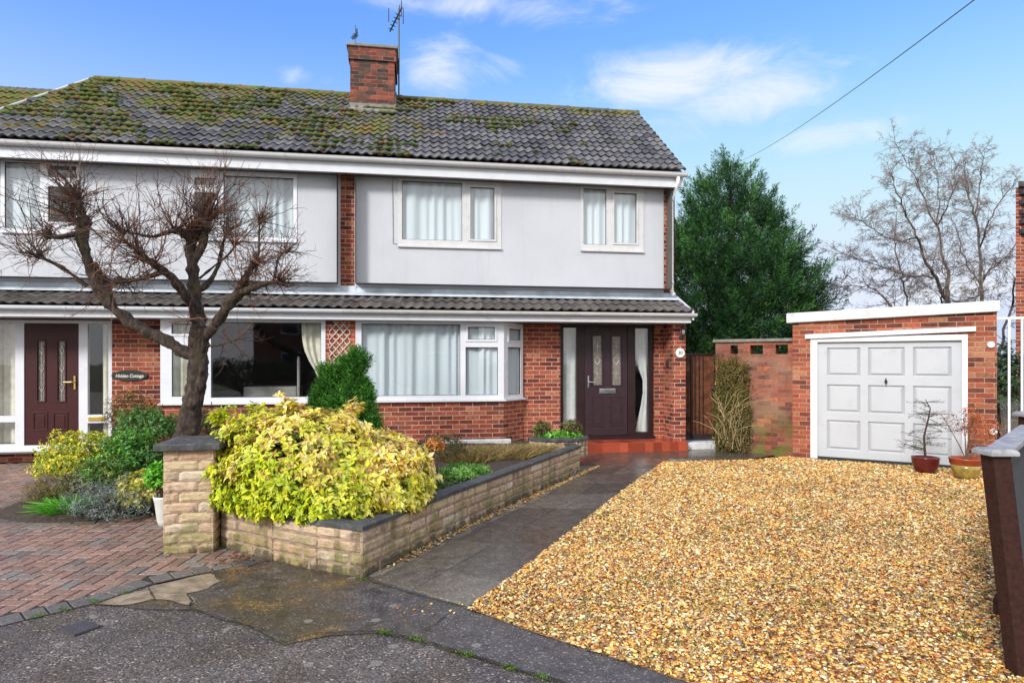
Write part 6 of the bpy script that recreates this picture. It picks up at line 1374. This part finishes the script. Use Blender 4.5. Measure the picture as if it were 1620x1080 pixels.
# ------------------------------------------------------------------ bare pollarded tree
TZ = 6.75
def DP(px, py, dz_=0.0): return D(px, py, TZ + dz_)
tb = DP(292, 780); TREE = thing('bare_tree', 'bare pollarded tree with knobbly limbs and reddish shoots before the left house', 'tree', (tb.x, tb.y, .22))
S = TZ / F
mb = MB(); trunk = [(286, 812, 34), (290, 765, 26), (293, 705, 21), (299, 670, 19.5), (304, 640, 17), (311, 605, 17.5), (313, 578, 17), (315, 548, 15), (315, 530, 16), (316, 518, 14)]
def limb_mesh(mb, pts, n=10, sub=4, rough=.10, cap=True):
    """pts (px,py,halfwidth px,depth)"""
    P = [DP(p[0], p[1], p[3] if len(p) > 3 else 0) for p in pts]; Rd = [p[2] * S for p in pts]; o = []; rd = []; k = len(P)
    for i in range(k - 1):
        p0, p1, p2, p3 = P[max(i - 1, 0)], P[i], P[i + 1], P[min(i + 2, k - 1)]
        for j in range(sub):
            t = j / sub; q = .5 * ((2 * p1) + (p2 - p0) * t + (2 * p0 - 5 * p1 + 4 * p2 - p3) * t * t + (3 * p1 - p0 - 3 * p2 + p3) * t ** 3); o.append(q); rd.append((Rd[i] * (1 - t) + Rd[i + 1] * t) * (1 + rough * noise.noise(tuple(q * 6))))
    o.append(P[-1]); rd.append(Rd[-1]); b = len(mb.v); mb.tube(o, rd, n, cap)
    for v in range(b, len(mb.v)):
        p = Vector(mb.v[v]); ax = min(o, key=lambda q: (q - p).length); d_ = p - ax
        mb.v[v] = tuple(p + d_ * (rough * 2.2 * noise.noise(tuple(p * 11)) + rough * noise.noise(tuple(p * 27))))
    return o, rd
limb_mesh(mb, [(a_, b_, r_ * .88) for a_, b_, r_ in trunk], 36, 10, .12); tr = mb.build('trunk', 'bark', TREE, smooth=True)
LIMBS = [
 ([(306, 566, 9), (289, 556, 9.5), (262, 538, 9.5), (231, 524, 9.5), (203, 507, 9.5, -.05), (177, 486, 9, -.1), (167, 470, 8.5, -.12), (153, 458, 8, -.15), (147, 436, 8, -.15), (136, 405, 8, -.2), (129, 380, 8.5, -.2), (131, 358, 9.5, -.2), (126, 325, 6, -.25), (121, 305, 3.5, -.25)], 1),
 ([(172, 478, 8, -.05), (169, 452, 7, .0), (161, 436, 6, .05), (150, 416, 3, .1)], 0),
 ([(138, 453, 3.6, -.1), (105, 428, 3.2, -.2), (72, 410, 2.4, -.3), (48, 402, 1.6, -.35), (30, 398, 1.1, -.4)], 1),
 ([(130, 368, 4.5, -.2), (110, 372, 4, -.3), (92, 376, 2.4, -.4), (70, 372, 1.5, -.45)], 0),
 ([(316, 524, 14), (313, 500, 11.5, .05), (309, 466, 11, .08), (305, 436, 10, .1), (303, 410, 10, .12), (301, 390, 10, .14), (304, 378, 12, .14), (309, 372, 9, .14)], 1),
 ([(306, 420, 5, .12), (316, 396, 6.5, .1), (324, 372, 7, .1), (328, 350, 6, .12), (333, 338, 3, .14)], 1),
 ([(303, 380, 8, .12), (290, 369, 8, .0), (277, 365, 5, -.1), (258, 370, 2.8, -.2), (240, 374, 2.2, -.3), (215, 370, 1.8, -.4), (196, 366, 1.1, -.5)], 0),
 ([(310, 490, 9), (300, 476, 8, -.1), (287, 458, 7.5, -.2), (272, 441, 7, -.3), (258, 428, 6.5, -.35), (243, 417, 4.6, -.4), (228, 409, 4.6, -.45), (216, 397, 2.5, -.5), (206, 388, 1.4, -.5)], 1),
 ([(256, 431, 3.4, -.3), (240, 436, 3.8, -.4), (220, 441, 3.4, -.5), (200, 445, 2.8, -.6), (184, 447, 1.6, -.65)], 0),
 ([(320, 536, 10), (332, 526, 9.5, -.05), (346, 506, 8.8, -.1), (358, 488, 8.6, -.15), (370, 474, 9, -.2), (381, 458, 8, -.2), (388, 440, 6, -.2), (396, 427, 5, -.2), (404, 416, 3, -.2)], 1),
 ([(380, 462, 7, -.2), (392, 459, 6, -.3), (406, 453, 5.5, -.4), (420, 449, 4.2, -.45), (436, 446, 3, -.5), (452, 449, 1.6, -.55)], 1),
 ([(432, 447, 2.2, -.5), (436, 430, 2.0, -.5), (441, 408, 1.7, -.5), (452, 398, 1.1, -.5)], 0),
 ([(318, 458, 5, .1), (334, 442, 4.4, .2), (345, 420, 4, .25), (350, 400, 3.6, .3), (354, 380, 2.2, .3), (358, 362, 1.2, .3)], 0),
 ([(404, 430, 2.2, -.2), (409, 400, 2, -.15), (410, 370, 1.6, -.1), (411, 346, 1.0, -.1)], 0),
 ([(316, 440, 2.4, .1), (340, 420, 2.2, .0), (360, 404, 1.8, -.1), (376, 384, 1.2, -.15)], 0),
 ([(328, 547, 2.0), (345, 546, 1.6, -.15), (362, 541, 1.3, -.25), (380, 536, .8, -.35)], 0),
 ([(310, 510, 3), (303, 507, 2.2, -.15), (296, 506, 1.6, -.2)], 0)]
nodes = []; rt = random.Random(17)
for pts, w_ in LIMBS:
    mb = MB(); o_, r_ = limb_mesh(mb, [(p_[0], p_[1], p_[2] * .92) + tuple(p_[3:]) for p_ in pts], 14, 6, .22); mb.build('limb', 'bark', TREE, smooth=True)
    for i, (p, q) in enumerate(zip(o_, r_)):
        if i > len(o_) * .45: nodes.append((p, q, (o_[min(i + 1, len(o_) - 1)] - o_[max(0, i - 1)]).normalized(), i / len(o_)))
KN = [(131, 352, -.2, 10, 60), (122, 318, -.25, 6, 60), (304, 372, .14, 12, 70), (328, 346, .12, 7, 70), (384, 456, -.2, 9, 40), (402, 418, -.2, 5, 40), (440, 447, -.5, 4, 34), (226, 408, -.45, 6, 34), (246, 420, -.4, 5, 24), (452, 398, -.5, 3, 26), (74, 345 + 25, -.4, 7, 26), (169, 446, 0, 5, 16), (196, 445, -.6, 4, 22), (64, 407, -.3, 4, 22), (356, 372, .3, 3, 24), (410, 352, -.1, 3, 26), (206, 388, -.5, 3, 18), (372, 386, -.1, 3, 22), (196, 368, -.5, 3, 20), (276, 364, -.1, 5, 30)]
kb = MB(); tw = MB(); CT = DP(270, 400, -.1)
def shoot(p, d, L, r, col, depth=0):
    tw.col = col; k = 5; P_ = [p]; rd = [r]
    for i in range(k):
        d = (d + Vector((rt.gauss(0, .24), rt.gauss(0, .24), rt.gauss(0, .2) + .035))).normalized(); P_.append(P_[-1] + d * L / k); rd.append(r * (1 - .75 * (i + 1) / k))
    tw.tube(P_, rd, 4 if depth == 0 else 3, cap=False)
    if depth < 2:
        nb = rt.randint(2, 5) if depth == 0 else rt.randint(0, 2)
        for _ in range(nb):
            j = rt.randint(1, k - 1); dd = (d + Vector((rt.gauss(0, .75), rt.gauss(0, .75), rt.gauss(0, .55)))).normalized(); shoot(P_[j], dd, L * rt.uniform(.18, .5), r * .55, col, depth + 1)
def twcol():
    k = rt.uniform(.6, 1.3); return rt.choice([(.12 * k, .058 * k, .040 * k), (.10 * k, .062 * k, .045 * k), (.20 * k, .095 * k, .055 * k), (.06 * k, .040 * k, .032 * k)])
for px, py, dd, rp, n in KN:
    kb = MB(); c = DP(px, py, dd); b = 0; kb.lathe(c, [(rp * S * math.sin(math.pi * t / 6) + .001, -rp * S * math.cos(math.pi * t / 6)) for t in range(7)], 10)
    for v in range(b, len(kb.v)): p = Vector(kb.v[v]); kb.v[v] = tuple(p + (p - c) * .6 * noise.noise(tuple(p * 14)))
    kb.build('burr', 'bark', TREE, smooth=True)
    outw = (c - CT); outw.y *= .5
    outw = outw.normalized() if outw.length > .05 else Vector((0, 0, 1))
    for _ in range(int(n * 1.15)):
        d = (outw * .55 + Vector((rt.gauss(0, .62), rt.gauss(0, .62), rt.gauss(.35, .55)))).normalized(); L = rt.uniform(.12, .72) * (1.2 if d.z > .5 else .85) * (.62 if px > 395 else 1); shoot(c + Vector((rt.gauss(0, .4), rt.gauss(0, .4), rt.gauss(0, .4))) * rp * S, d, L, rt.uniform(.0034, .0074), twcol())
for p, q, ax, f in nodes:
    for _ in range(1 if q > .02 else 2):
        d = (ax * .3 + Vector((rt.gauss(0, .7), rt.gauss(0, .7), rt.gauss(.2, .6)))).normalized(); shoot(p, d, rt.uniform(.12, .5), rt.uniform(.0026, .005), twcol())
tw.build('twigs', 'twig', TREE)

# ------------------------------------------------------------------ conifer behind the garden wall
CC = CA(7.1, 20.5, 0); CF = thing('conifer_tree', 'tall dark green conifer with a pointed top behind the garden wall', 'tree', tuple(CC))
mb = MB(); mb.tube([CC, CC + Vector((0, 0, 4)), CC + Vector((0, 0, 7.4))], [.24, .15, .03], 9); mb.build('trunk', 'bark', CF)
tops = [(0, 0, 8.0, 2.6), (-.65, .3, 7.6, 2.1), (.75, .2, 7.2, 2.2), (.95, -.4, 6.3, 2.0), (-1.0, 0, 6.6, 1.9), (-1.5, .3, 5.8, 1.7), (1.25, 0, 5.0, 1.7)]
Bs = []
for (ox_, oy_, h, rad) in tops:
    nb = int(270 * rad); t = rng.uniform(0, 1, nb) ** .8; z = h - .1 - t * (h - .6); a = rng.uniform(0, 2 * np.pi, nb); u = (h - z) / h
    rr_ = rad * np.clip(u * 2.0, 0, 1) ** .8 * np.where(u > .85, .9, 1) * rng.uniform(.42, 1.08, nb)
    Bs.append(np.stack([ox_ + rr_ * np.cos(a), oy_ + rr_ * np.sin(a), z, np.cos(a), np.sin(a), u], 1))
Bs = np.concatenate(Bs); Pp, Dd, Cc = [], [], []
CT_ = pick([(.016, .050, .018), (.026, .078, .022), (.050, .125, .030), (.012, .034, .014)], len(Bs), [.3, .35, .2, .15])
for (x, y, z, ca_, sa_, u), cl in zip(Bs, CT_):
    sp_ = CC + RT * x + FW * y + Vector((0, 0, z)); out = (RT * ca_ + FW * sa_) * (.35 + .65 * min(1, u * 1.6)) + Vector((0, 0, .70 - .45 * u)); out.normalize(); Lp = .35 + .65 * random.random(); m_ = 84
    t = rng.uniform(0, 1, m_); perp = rng.normal(0, 1, (m_, 3)); o_ = np.array(out); perp -= np.outer(perp @ o_, o_); base_ = np.array(sp_) - o_ * .2 + np.outer(t * Lp, o_) + perp * (.10 * (1.08 - t))[:, None]; base_[:, 2] += .06 * t
    Pp.append(base_); Dd.append(o_ + perp * .5 + rng.normal(0, .2, (m_, 3))); Cc.append(np.tile(cl, (m_, 1)) * random.uniform(.55, 1.7) * rng.uniform(.7, 1.35, (m_, 1)) * (1 + .5 * t[:, None]))
P = np.concatenate(Pp); Dv = np.concatenate(Dd); n = len(P); print('conifer', n)
LL = rng.uniform(.07, .16, n); leaves('crown', P, Dv, rng.normal(0, 1, (n, 3)), LL, LL * .17, np.concatenate(Cc), 'needle', CF, droop=.1)
hb_ = CA(6.0, 16.5, 0); bush('laurel_shrub', 'yellowish green shrub showing above the gate in front of the conifer', 'shrub', tuple(CA(5.15, 15.6, 1.3)), (.9, .6, 1.0), 700, 6, .10, .3, [(.05, .13, .02), (.10, .22, .03), (.03, .08, .02)], None, ground=0, seed=31, m='needle')

# ------------------------------------------------------------------ what stands across the street (seen only as reflections in the windows)
OH = thing('house', 'red brick house standing across the street behind the photographer', 'house', (-3, -16, 0))
mb = MB(); mb.box(-9, 4, -24, -17, 0, 5); mb.build('wall', 'brick_red', OH)
mb = MB(); mb.exx([(-16.6, 4.95), (-24.4, 4.95), (-20.5, 7.6)], -9.3, 4.3); mb.build('roof', 'pent_tile', OH)
for x in (-7.5, -3.4, .8):
    for z in (.9, 3.1): mb = MB(); mb.box(x, x + 1.9, -17.0, -16.94, z, z + 1.2); f = mb.build('window', 'upvc', OH); mb = MB(); mb.box(x + .08, x + .9, -16.945, -16.93, z + .08, z + 1.12); mb.box(x + .98, x + 1.82, -16.945, -16.93, z + .08, z + 1.12); mb.build('pane', 'gasket', f)
for k, (x, w_) in enumerate(((-7.5, 3.2), (2.0, 3.0))):
    bush('hedge', ['long clipped dark hedge across the street, left stretch', 'long clipped dark hedge across the street, right stretch'][k], 'hedge', (x, -9.5, .8), (w_, .7, 1.0), 1600, 5, .12, .5, [(.03, .07, .02), (.05, .11, .03)], None, ground=0, seed=60 + k)

# ------------------------------------------------------------------ bare birches behind the garage
def birch(label, Z0, limbs, seed, dens_, cols, root, sp=1.0):
    r = random.Random(seed); o = thing('birch_tree', label, 'tree', tuple(root)); S2 = Z0 / F; lm_ = MB(); tws = MB(); segs = []
    for pts in limbs:
        P = [D(p[0], p[1], Z0 + (p[3] if len(p) > 3 else 0)) for p in pts]; P = [P[0].lerp(P[0], 0)] + P[1:]; lm_.col = (.13, .10, .085); Q_ = []; Rq = []
        for i in range(len(P) - 1):
            for j in range(4):
                t = j / 4; Q_.append(P[i].lerp(P[i + 1], t) + Vector((r.gauss(0, 1), r.gauss(0, 1), r.gauss(0, 1))) * .03); Rq.append((pts[i][2] * (1 - t) + pts[i + 1][2] * t) * S2 * .72)
        Q_.append(P[-1]); Rq.append(pts[-1][2] * S2 * .72); lm_.tube(Q_, Rq, 6, cap=False)
        for i in range(2, len(Q_)): segs.append((Q_[i], (Q_[i] - Q_[i - 1]).normalized(), i / len(Q_)))
    cnt = [0]
    def br(p, d, L, rad, dep):
        k = 4; P_ = [p]; 
        for i in range(k): d = (d + Vector((r.gauss(0, .16), r.gauss(0, .16), r.gauss(0, .12) + (.05 if dep < 2 else -.13)))).normalized(); P_.append(P_[-1] + d * L / k)
        tws.col = cols[min(dep, len(cols) - 1)]; tws.tube(P_, [rad * (1 - .6 * i / k) for i in range(k + 1)], 3, cap=False); cnt[0] += 1
        if dep < 3:
            for _ in range(r.randint(*((3, 5), (3, 6), (3, 5))[dep])):
                j = r.randint(1, k); dd = (d + Vector((r.gauss(0, .55), r.gauss(0, .55), r.gauss(.05, .4)))).normalized(); br(P_[j], dd, L * r.uniform(.38, .62), max(.0045, rad * .6), dep + 1)
    for p, d, f in segs:
        for _ in range(dens_):
            if r.random() < .75: dd = (d * .5 + Vector((r.gauss(0, .7), r.gauss(0, .7), r.gauss(-.05, .45)))).normalized(); br(p, dd, sp * r.uniform(.7, 1.5) * (1.1 - .35 * f), .011, 0)
    lm_.build('limbs', 'twig', o); tws.build('twigs', 'twig', o); print('birch', cnt[0]); return o
bz = 24.0; root = D(1505, 640, bz); root.z = 0
bush('hedge', 'dark hedge seen through the white framed side gate', 'hedge', tuple(CA(9.5, 12.2, .9)), (.9, .4, 1.1), 900, 5, .09, .45, [(.03, .07, .02), (.05, .10, .03)], None, ground=0, seed=70)
K_ = [(.12, .09, .08), (.17, .135, .12), (.22, .18, .165), (.25, .21, .20)]
birch('bare birch with pale stems rising behind the garage roof', bz, [
 [(1505, 640, 7), (1502, 540, 6), (1499, 470, 5, 0), (1496, 415, 3.0), (1483, 360, 2.4), (1462, 318, 1.8), (1447, 284, 1.2), (1434, 256, .8), (1416, 226, .5)],
 [(1500, 480, 4), (1480, 440, 3.4, -1), (1463, 410, 3, -1.5), (1449, 370, 2.4, -2), (1436, 342, 2, -2), (1421, 303, 1.2, -2.5), (1410, 275, .6, -2.5)],
 [(1478, 440, 2.6, 0), (1440, 438, 2.2, 1), (1415, 428, 1.8, 1.5), (1382, 418, 1.3, 2), (1350, 408, 1, 2), (1328, 398, .6, 2)],
 [(1449, 374, 2, -1), (1424, 382, 1.5, 0), (1396, 372, 1.2, 0), (1366, 352, .8, 0), (1350, 340, .5, 0)],
 [(1428, 440, 2, 2), (1420, 410, 1.8, 2), (1413, 380, 1.3, 2), (1418, 335, .8, 2)],
 [(1480, 352, 2.2, 0), (1486, 326, 1.4, 1), (1484, 290, 1.0, 1), (1478, 258, .7, 1), (1470, 236, .5, 1)],
 [(1484, 356, 2, 0), (1500, 326, 1.2, -1), (1508, 295, .9, -1), (1512, 260, .6, -1)]], 5, 3, K_, root, .66)
root2 = D(1552, 640, bz + 2); root2.z = 0
birch('second bare birch to the right, near the neighbouring brick gable', bz + 2, [
 [(1552, 640, 6), (1553, 540, 5), (1553, 462, 4), (1550, 400, 3, 0), (1545, 350, 2.5), (1537, 320, 2), (1527, 285, 1.2), (1524, 262, .6)],
 [(1543, 335, 2, 0), (1549, 300, 1.5, 1), (1554, 265, 1.1, 1), (1557, 236, .5, 1)],
 [(1550, 395, 2, 0), (1565, 350, 1.6, -1), (1585, 315, 1.2, -1), (1610, 285, .7, -1)],
 [(1553, 440, 2, 0), (1575, 420, 1.6, 1), (1600, 396, 1.3, 1), (1630, 360, .8, 1)],
 [(1553, 450, 2, 0), (1530, 420, 1.5, 1), (1520, 390, 1.1, 1), (1512, 360, .7, 1)]], 9, 3, K_, root2, .66)
rz_ = []
root3 = D(1440, 640, bz - 4); root3.z = 0
birch('low thicket of bare branches just above the garage roof', bz - 4, [
 [(1445, 640, 4), (1430, 520, 3), (1400, 470, 2, 0), (1370, 452, 1.3), (1335, 452, .8), (1315, 448, .5)],
 [(1445, 640, 4), (1440, 520, 3), (1436, 470, 2.2, 1), (1424, 440, 1.4)],
 [(1450, 640, 4), (1470, 540, 3), (1490, 480, 2.2, 1), (1496, 450, 1.2), (1490, 425, .7)],
 [(1460, 640, 4), (1515, 560, 3), (1540, 480, 2.2, -1), (1552, 450, 1.5), (1570, 420, .8)],
 [(1460, 640, 4), (1580, 560, 3), (1600, 480, 2.2, 1), (1606, 440, 1.2)]], 15, 2, [(.07, .055, .05), (.09, .07, .065), (.11, .09, .085), (.12, .10, .10)], root3, .75)
